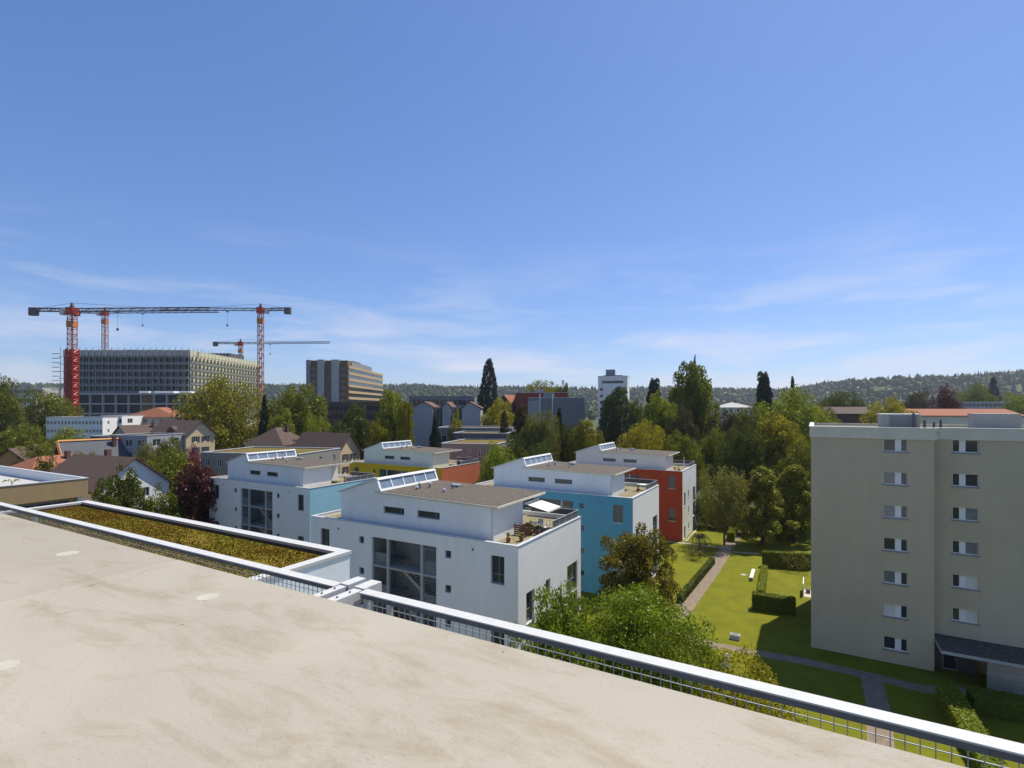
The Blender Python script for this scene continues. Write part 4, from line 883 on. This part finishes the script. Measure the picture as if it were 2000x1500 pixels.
crane('tower crane rising from behind the scaffolded roof', 205, 330, 606, 0, 428, 150, (M['crane_s'], M['crane_r']), 2.3, .30)
crane('tower crane at the sunlit end, its jib swung over the building', 509, 275, 600, 0, 312, 562, (M['crane_s'], M['crane_r']), 2.2, .26)
crane('farthest low tower crane with a long thin jib', 470, 400, 667, 0, 645, 421, (M['crane_s'], M['crane_r']), 2.2, .28)

# ------------------------------------------------------------------ trees
def leaf_cloud(name, cl, nper, size, seed, up=.35, droop=0.0):
    """cl: list of (centre, radius); leaf faces scattered over each clump's shell"""
    q = np.random.RandomState(seed); C = np.array([c[0] for c in cl]); Rr = np.array([c[1] for c in cl])
    wts = Rr**2; wts = wts/wts.sum(); idx = q.choice(len(cl), size=nper, p=wts)
    d = q.randn(nper, 3); d[:, 2] += up; d /= np.linalg.norm(d, axis=1)[:, None]
    rad = Rr[idx]*(0.35+.72*q.rand(nper)**.55)
    pos = C[idx]+d*rad[:, None]
    if droop: pos[:, 2] -= droop*q.rand(nper)**2
    nrm = d+q.randn(nper, 3)*.75; nrm /= np.linalg.norm(nrm, axis=1)[:, None]
    ref = q.randn(nper, 3); e1 = np.cross(nrm, ref); e1 /= np.linalg.norm(e1, axis=1)[:, None]; e2 = np.cross(nrm, e1)
    s = size*(.55+.9*q.rand(nper))[:, None]
    v = np.empty((nper, 4, 3)); v[:, 0] = pos-e1*s; v[:, 1] = pos-e2*s*.55+nrm*s*.18; v[:, 2] = pos+e1*s; v[:, 3] = pos+e2*s*.55+nrm*s*.18
    me = bpy.data.meshes.new(name); me.vertices.add(nper*4); me.vertices.foreach_set('co', v.reshape(-1).astype(np.float32))
    me.loops.add(nper*4); me.loops.foreach_set('vertex_index', np.arange(nper*4, dtype=np.int32))
    me.polygons.add(nper); me.polygons.foreach_set('loop_start', np.arange(0, nper*4, 4, dtype=np.int32)); me.polygons.foreach_set('loop_total', np.full(nper, 4, dtype=np.int32))
    me.update(calc_edges=True); me.validate(); return me
def clumps(kind, seed):
    q = random.Random(seed); cl = []; limbs = []
    if kind == 'round' or kind == 'oval' or kind == 'shrub':
        rx = {'round': .46, 'oval': .30, 'shrub': .52}[kind]; zc = {'round': .57, 'oval': .55, 'shrub': .5}[kind]; rz_ = {'round': .43, 'oval': .45, 'shrub': .48}[kind]
        lop = [(q.uniform(0, 6.28), q.uniform(.05, .16)) for _ in range(3)]
        n = {'round': 85, 'oval': 75, 'shrub': 55}[kind]
        for i in range(n):
            t = math.acos(1-2*(i+.5)/n); a = i*2.39996+q.uniform(-.3, .3); k_ = 1+sum(m_*math.cos(a*(j+1)+p_) for j, (p_, m_) in enumerate(lop))*.55
            rr = q.uniform(.68, 1.04)*k_; ct = math.cos(t)
            if ct < -.88: continue
            c = (math.sin(t)*math.cos(a)*rx*rr, math.sin(t)*math.sin(a)*rx*rr, zc+ct*rz_*rr*(1 if ct > 0 else .85)); cl.append((c, q.uniform(.065, .125)*(rx/.42)))
        for i in range(int(n*.45)):
            a = q.uniform(0, 6.28); rr = q.uniform(0, .65); z = q.uniform(-.6, .6); cl.append(((math.cos(a)*rr*rx, math.sin(a)*rr*rx, zc+z*rz_), q.uniform(.09, .15)*(rx/.42)))
    elif kind == 'conifer':
        for i in range(70):
            t = i/70.; z = .10+.88*t; rr = .21*(1-t)**.85*q.uniform(.55, 1.1)+.008; a = i*2.4+q.uniform(-.4, .4); cl.append(((math.cos(a)*rr, math.sin(a)*rr, z-.03*rr*5), .028+.055*(1-t)))
    elif kind == 'sequoia':
        for i in range(150):
            t = i/150.; z = .03+.95*t; rr = .23*((1-t)**.62)*q.uniform(.75, 1.05)+.006; a = i*2.4+q.uniform(-.4, .4); cl.append(((math.cos(a)*rr, math.sin(a)*rr, z), .022+.04*(1-t)))
    elif kind == 'pine':
        for i in range(48):
            t = i/48.; z = .22+.74*t; rr = q.uniform(.05, .23)*(1-.6*t); a = i*2.4+q.uniform(-.5, .5); cl.append(((math.cos(a)*rr, math.sin(a)*rr, z), q.uniform(.05, .085)))
    elif kind == 'willow':
        for i in range(55):
            a = i*2.4; rr = .30*math.sqrt(q.random()); top = .93-.9*rr*rr-.05*q.random()
            for j in range(6): cl.append(((math.cos(a)*(rr+.03*j*.4), math.sin(a)*(rr+.03*j*.4), top-j*.12*(.6+rr*1.6)), .045))
    elif kind == 'feather':
        for i in range(130):
            t = q.random()**.8; z = .06+.90*t; rr = .32*(1-t)**.55*q.uniform(.2, 1.05)+.01; a = q.uniform(0, 6.28); cl.append(((math.cos(a)*rr, math.sin(a)*rr, z+.04), q.uniform(.03, .07)))
    return cl
def trunk_mesh(kind, cl, seed, tr):
    q = random.Random(seed+50); b_ = MB(); zt = .9 if kind in ('conifer', 'sequoia', 'pine', 'feather') else .55
    pts = [Vector((0, 0, -.02))]; n = 5
    for i in range(1, n+1): pts.append(Vector((q.uniform(-.012, .012)*i, q.uniform(-.012, .012)*i, zt*i/n)))
    for i in range(n): b_.tube(pts[i], pts[i+1], tr*(1-.8*i/n), tr*(1-.8*(i+1)/n), n=7, cap=False)
    for (c, r_) in cl[::4 if kind != 'willow' else 12]:
        c = Vector(c); z0 = max(.18, min(zt*.95, c.z-.45*math.hypot(c.x, c.y)-.06)); k_ = int(min(n-1, z0/zt*n)); u = z0/zt*n-k_
        s = pts[k_].lerp(pts[k_+1], min(1, max(0, u))); mid = s.lerp(c, .5)+Vector((0, 0, .02)); r0 = tr*.34*(1-z0*.6)
        b_.tube(s, mid, r0, r0*.6, n=5, cap=False); b_.tube(mid, c, r0*.6, r0*.2, n=4, cap=False)
    return b_.mesh('trunk')
VAR = {}
def variant(kind, vi, nleaf, size):
    key = (kind, vi, nleaf)
    if key not in VAR:
        cl = clumps(kind, 100*vi+hash_(kind)); VAR[key] = (leaf_cloud('crown', cl, nleaf, size, vi*7+3, .15 if kind in ('conifer', 'sequoia') else .4), trunk_mesh(kind, cl, vi, .022 if kind != 'sequoia' else .04))
    return VAR[key]
def hash_(s): return sum(ord(c)*(i+3) for i, c in enumerate(s))
SPEC = {'round': (24000, .0145), 'oval': (20000, .014), 'shrub': (14000, .020), 'conifer': (11000, .0135), 'sequoia': (16000, .013), 'pine': (11000, .015), 'willow': (18000, .012), 'feather': (12000, .013)}
NAMES = {'round': 'broadleaf_tree', 'oval': 'broadleaf_tree', 'shrub': 'shrub', 'conifer': 'spruce_tree', 'sequoia': 'giant_sequoia', 'pine': 'pine_tree', 'willow': 'weeping_willow', 'feather': 'young_larch'}
tc_ = random.Random(77)
def tree(px, ytop, wpx, Y, kind, lm, label, vi=0, group=None, spec=None, name=None, base=0.0):
    n, s = spec or SPEC[kind]; cm, tm = variant(kind, vi, n, s)
    ht = (ZA(ytop, Y)-base)/1.0; wd = wpx/FPX*Y
    nat = {'round': .98, 'oval': .66, 'shrub': 1.1, 'conifer': .46, 'sequoia': .50, 'pine': .5, 'willow': .72, 'feather': .62}[kind]; sx = wd/nat
    top_ = {'round': 1.05, 'oval': 1.06, 'shrub': 1.04, 'conifer': 1.0, 'sequoia': 1.0, 'pine': 1.0, 'willow': .97, 'feather': 1.0}[kind]; ht /= top_
    o = empty(name or NAMES[kind], (XA(px, Y), Y, base), tc_.uniform(0, 6.28), label, 'shrub' if kind == 'shrub' else 'tree', group, (sx, sx, ht))
    t = link('trunk', tm, M['bark'], o); c = link('crown', cm, LM['mid'], o); recolor(c, LM[lm])
    return o
T = tree
T(2, 740, 75, 165, 'round', 'mid', 'large green tree at the pale grey office building', 0)
T(97, 766, 102, 190, 'round', 'mid', 'round green tree in front of the red crane foot', 1)
T(38, 828, 95, 138, 'round', 'mid', 'broad green tree left of the white box building', 2)
T(128, 838, 85, 140, 'round', 'bright', 'bright tree in front of the white box building', 0)
T(75, 868, 90, 124, 'round', 'mid', 'green tree beside the slate roofed house', 1)
T(155, 905, 70, 100, 'shrub', 'mid', 'bush between the slate roofed house and the white gabled house', 0)
T(165, 882, 78, 100, 'round', 'mid', 'green tree between the terracotta and the slate roofed houses', 2)
T(285, 868, 62, 112, 'round', 'olive', 'olive tree in front of the blue grey flat roofed house', 0)
T(90, 900, 70, 88, 'shrub', 'dark', 'dark bush behind the tan building terrace', 0)
T(325, 858, 56, 120, 'round', 'mid', 'green tree before the chalet and its shutters', 1)
T(427, 743, 168, 150, 'round', 'yg', 'huge yellow-green tree beside the scaffolded building', 1, spec=(42000, .0105))
T(516, 768, 36, 146, 'conifer', 'conifer', 'dark slim spruce between the huge yellow-green tree and its green neighbour', 0)
T(585, 750, 118, 155, 'round', 'mid', 'big green tree left of the bronze tower', 2)
T(552, 790, 56, 138, 'oval', 'bright', 'bright oval tree behind the pyramid roofed villa', 0)
T(622, 815, 62, 134, 'round', 'bright', 'light green tree behind the cream house with shutters', 1)
T(690, 792, 70, 150, 'round', 'dark', 'dark tree below the bronze tower', 0)
T(655, 828, 60, 135, 'round', 'dark', 'dark low tree behind the cream house roof', 1)
T(765, 752, 72, 128, 'oval', 'bright', 'tall bright tree right of the bronze tower', 1)
T(792, 778, 36, 118, 'willow', 'yg', 'slim weeping willow behind the yellow townhouse', 0)
T(742, 815, 50, 116, 'oval', 'yg', 'yellowish tree in front of the tall bright one', 0)
T(955, 698, 66, 215, 'sequoia', 'sequoia', 'giant dark cone shaped sequoia above the roofs', 0)
T(972, 782, 78, 178, 'round', 'yellow', 'yellow tree at the foot of the giant sequoia', 0)
T(985, 800, 48, 132, 'conifer', 'brownish', 'brownish spruce right of the grey gables', 1)
T(1018, 790, 48, 135, 'pine', 'brownish', 'brownish pine in front of the grey windowless building', 0)
T(850, 812, 42, 140, 'conifer', 'conifer', 'small dark spruce in front of the grey gables', 0)
T(890, 815, 34, 150, 'shrub', 'yellow', 'yellow shrub in front of the grey gables', 0)
T(1062, 800, 64, 122, 'round', 'olive', 'olive tree in front of the windowless building', 2)
T(1092, 795, 44, 130, 'conifer', 'conifer', 'dark spruce beside the olive tree', 1)
T(1040, 812, 60, 126, 'round', 'olive', 'olive tree at the corner of the windowless building', 0)
T(1115, 826, 60, 124, 'round', 'dark', 'dark tree between the spruce and the yellowish birch', 2)
T(1005, 852, 70, 108, 'round', 'dark', 'dark tree between the grey flat building and the blue townhouse', 0)
T(1060, 865, 80, 100, 'round', 'dark', 'dark low tree behind the blue townhouse', 1)
T(1135, 812, 66, 118, 'oval', 'yg', 'yellowish birch behind the red townhouse', 1)
T(1163, 835, 40, 122, 'oval', 'yg', 'small yellowish birch beside the larger one', 0)
T(1065, 742, 78, 265, 'round', 'yg', 'yellow-green tree showing above the red block', 2)
T(1100, 741, 34, 260, 'oval', 'olive', 'thin crowned tree showing above the red block', 0)
T(1202, 748, 66, 172, 'oval', 'dark', 'dark green tree in front of the white tower', 1)
T(1240, 775, 40, 165, 'oval', 'mid', 'slim green tree beside the white tower', 0)
T(1277, 738, 46, 178, 'pine', 'conifer', 'dark pine right of the white tower', 0)
T(1350, 697, 100, 150, 'oval', 'mid', 'tallest green tree on the town skyline', 1)
T(1357, 690, 20, 168, 'conifer', 'conifer', 'dark spruce tip behind the tallest green tree', 0)
T(1295, 760, 76, 135, 'oval', 'bright', 'bright tree left of the tallest green tree', 0)
T(1250, 828, 104, 112, 'round', 'yellow', 'round golden tree behind the red townhouse', 1)
T(1330, 800, 70, 128, 'round', 'brownish', 'brownish tree below the tallest green tree', 0)
T(1492, 725, 48, 168, 'pine', 'conifer', 'dark ragged pine rising over the garden trees', 0)
T(1548, 733, 30, 195, 'conifer', 'sequoia', 'thin bare spire of a spruce beside the ragged pine', 0)
T(1550, 762, 135, 138, 'round', 'bright', 'broad domed chestnut tree behind the garden', 0)
T(1527, 796, 98, 108, 'oval', 'yellow', 'golden tree above the garden hedge', 0)
T(1452, 826, 86, 104, 'round', 'dark', 'dark leafy tree left of the golden one', 2)
T(1335, 848, 84, 112, 'round', 'mid', 'green tree behind the red townhouse roof terrace', 1)
T(1392, 842, 74, 118, 'round', 'mid', 'green tree between the red townhouse and the dark leafy tree', 0)
T(1425, 805, 66, 150, 'round', 'brownish', 'dull tree below the pale pavilion', 1)
T(1455, 797, 74, 152, 'round', 'mid', 'green tree in front of the pale pavilion', 1)
T(1600, 790, 60, 150, 'round', 'mid', 'green tree behind the beige block corner', 2)
T(1565, 865, 90, 95, 'round', 'mid', 'green tree behind the larches at the beige block', 0)
T(1415, 907, 100, 84, 'round', 'olive', 'pale olive tree beside the red townhouse', 2, spec=(14000, .014))
T(1490, 918, 115, 84, 'feather', 'larch', 'feathery young larch above the garden path', 0, spec=(17000, .0125))
T(1552, 914, 105, 86, 'feather', 'larch', 'feathery young larch against the beige block', 1, spec=(17000, .0125))
T(1452, 985, 60, 92, 'shrub', 'mid', 'leafy shrub at the foot of the larches', 0)
T(1535, 1000, 100, 90, 'shrub', 'dark', 'dark shrub under the larches', 0)
T(1378, 968, 56, 97, 'shrub', 'dark', 'dark shrub behind the red townhouse corner', 0)
T(1415, 990, 50, 95, 'shrub', 'mid', 'leafy shrub below the pale olive tree', 0)
T(970, 868, 80, 92, 'round', 'bright', 'fresh green chestnut between the yellow and blue townhouses', 1, spec=(14000, .016))
T(240, 905, 92, 70, 'oval', 'dark', 'dark yew in front of the white gabled house', 0, spec=(14000, .014))
T(200, 965, 70, 66, 'shrub', 'dark', 'dark bush left of the yew', 0)
T(335, 882, 110, 94, 'round', 'mid', 'green tree right of the white gabled house', 0)
T(385, 897, 105, 78, 'oval', 'copper', 'dark copper beech beside the pale blue ended townhouse', 1, spec=(15000, .015))
T(320, 960, 80, 74, 'shrub', 'mid', 'green bush at the white gabled house wall', 0)
T(372, 880, 52, 124, 'shrub', 'magenta', 'magenta flowering shrub below the chalet', 0)
T(300, 860, 40, 128, 'shrub', 'olive', 'olive bush in front of the chalet', 0)
T(1240, 1022, 146, 48, 'oval', 'rust', 'rusty leaved tree in front of the blue townhouse', 0, spec=(32000, .011))
T(1098, 1160, 190, 31, 'round', 'maple', 'bright maple below the railing in front of the white townhouse', 0, spec=(34000, .0145))
T(1248, 1146, 265, 34, 'round', 'maple', 'larger bright maple below the railing beside the garden', 1, spec=(42000, .0125))
T(1440, 1290, 210, 31, 'shrub', 'yellow', 'yellowish bush seen through the railing mesh', 0, spec=(16000, .014))
T(1745, 782, 98, 160, 'round', 'yellow', 'yellow tree behind the beige block roof', 1)
T(1848, 757, 54, 210, 'round', 'copper', 'dark copper tree behind the beige block lift housing', 0)
T(1640, 763, 100, 205, 'round', 'dark', 'dull green tree left of the yellow one behind the beige block', 2)
T(1905, 752, 70, 290, 'round', 'mid', 'green tree before the grey and white modern row', 0)
T(1790, 765, 50, 260, 'round', 'brownish', 'dull tree between the yellow and the copper tree', 1)
T(1990, 770, 60, 240, 'round', 'bright', 'green tree beyond the orange roofed row', 1)
T(1940, 735, 40, 420, 'conifer', 'conifer', 'dark spruce on the hill foot above the modern row', 1)
# magnolia in the hedged garden and a bare weeping tree
T(1550, 1076, 62, 71.5, 'shrub', 'olive', 'sparse low bush in the hedged garden', 0, spec=(1500, .02))
wp = empty('weeping_tree', P(1367, 1090, 0), 0, 'small bare weeping tree on the lawn beside the path', 'tree')
b = MB(); b.tube((0, 0, 0), (0, 0, 2.9), .10, .06, n=7); b.build('trunk', M['bark'], wp); b = MB(); rr = random.Random(8)
for i in range(110):
    a = rr.uniform(0, 6.28); r1 = rr.uniform(.35, 1.75); top = Vector((math.cos(a)*r1*.55, math.sin(a)*r1*.55, 3.5+rr.uniform(-.25, .3)-r1*.12)); m1 = Vector((math.cos(a)*r1, math.sin(a)*r1, 2.7+rr.uniform(-.3, .2))); e = Vector((math.cos(a)*r1*1.12, math.sin(a)*r1*1.12, rr.uniform(.35, 1.7)))
    b.tube((0, 0, 2.8), top, .02, .014, n=4, cap=False); b.tube(top, m1, .014, .010, n=4, cap=False); b.tube(m1, e, .010, .005, n=4, cap=False)
b.build('branches', M['bark'], wp)
MB().tube((0, 0, .9), (.05, 0, 1.0), .16, .16, n=8).build('tie_plate', M['plate'], wp)
T(1352, 1072, 34, 78, 'shrub', 'rust', 'low rusty shrub beside the bare weeping tree', 0, spec=(1500, .03))
# trees further into town
rf = random.Random(21)
for i in range(64):
    Y = rf.uniform(190, 620); X = rf.uniform(-1.05, 1.05)*Y; px = X/Y*FPX+1000
    if 590 < px < 750 and Y < 300 or 100 < px < 520 and Y < 350 or 1160 < px < 1250 and Y < 250: continue
    hgt = rf.uniform(11, 19); kind = rf.choice(['round', 'round', 'oval', 'conifer']); lm = 'conifer' if kind == 'conifer' else rf.choice(['mid', 'dark', 'bright', 'olive', 'yg'])
    w_ = hgt*{'round': .9, 'oval': .6, 'conifer': .45}[kind]
    T(px, YH+(CAM_H-hgt)*FPX/Y, w_/Y*FPX, Y, kind, lm, {'conifer': 'distant dark spruce among the town roofs', 'round': 'distant round tree among the town roofs', 'oval': 'distant upright tree among the town roofs'}[kind], rf.randrange(3) if kind == 'round' else rf.randrange(2), 'distant trees among the roofs')
# forest on the hills: two masses
def forest(name, label, n, seed, m_, conif):
    q = np.random.RandomState(seed); v = []; f = []
    for i in range(n):
        Y = 760+q.rand()**.8*1500; X = (q.rand()*2.5-1.25)*Y
        if abs(X) > 2800: continue
        z = hill(X, Y)
        if z < 3 and q.rand() < .75: continue
        h = (13+q.rand()*11)*(1.1 if conif else .9); r_ = h*(.20 if conif else .36)
        b_ = len(v)
        if conif:
            for k_ in range(6): a = k_*1.047+q.rand(); v.append((X+math.cos(a)*r_, Y+math.sin(a)*r_, z+h*.1))
            v.append((X, Y, z+h))
            for k_ in range(6): f.append((b_+k_, b_+(k_+1) % 6, b_+6))
        else:
            for lv, (zz, rr_) in enumerate(((.15, .75), (.5, 1.0), (.8, .68))):
                for k_ in range(6): a = k_*1.047+q.rand()*.6; s_ = rr_*(.75+.5*q.rand()); v.append((X+math.cos(a)*r_*s_, Y+math.sin(a)*r_*s_, z+h*(zz+.1*q.rand())))
            v.append((X, Y, z+h))
            for lv in range(2):
                for k_ in range(6): a0 = b_+lv*6+k_; a1 = b_+lv*6+(k_+1) % 6; f.append((a0, a1, a1+6, a0+6))
            for k_ in range(6): f.append((b_+12+k_, b_+12+(k_+1) % 6, b_+18))
    me = bpy.data.meshes.new(name); me.from_pydata(v, [], f); me.update()
    return tag(link(name, me, m_), label, 'forest', kind='stuff')
forest('broadleaf_forest', 'light green woods covering the distant hills', 9000, 5, LM['far'], False)
forest('spruce_forest', 'dark spruces in the woods on the distant hills', 8000, 6, LM['farc'], True)

# ------------------------------------------------------------------ air
hz = bpy.data.materials.new('air'); hz.use_nodes = True; t = hz.node_tree; t.nodes.clear()
ho = t.nodes.new('ShaderNodeOutputMaterial'); pv = t.nodes.new('ShaderNodeVolumePrincipled'); pv.inputs['Color'].default_value = (.80, .88, 1.0, 1); pv.inputs['Density'].default_value = .00010; pv.inputs['Anisotropy'].default_value = .3
t.links.new(pv.outputs[0], ho.inputs['Volume'])
tag(MB().box(-2950, 2950, -350, 2950, -1.5, 230).build('haze', hz), 'thin summer haze over the town', 'haze', kind='stuff')
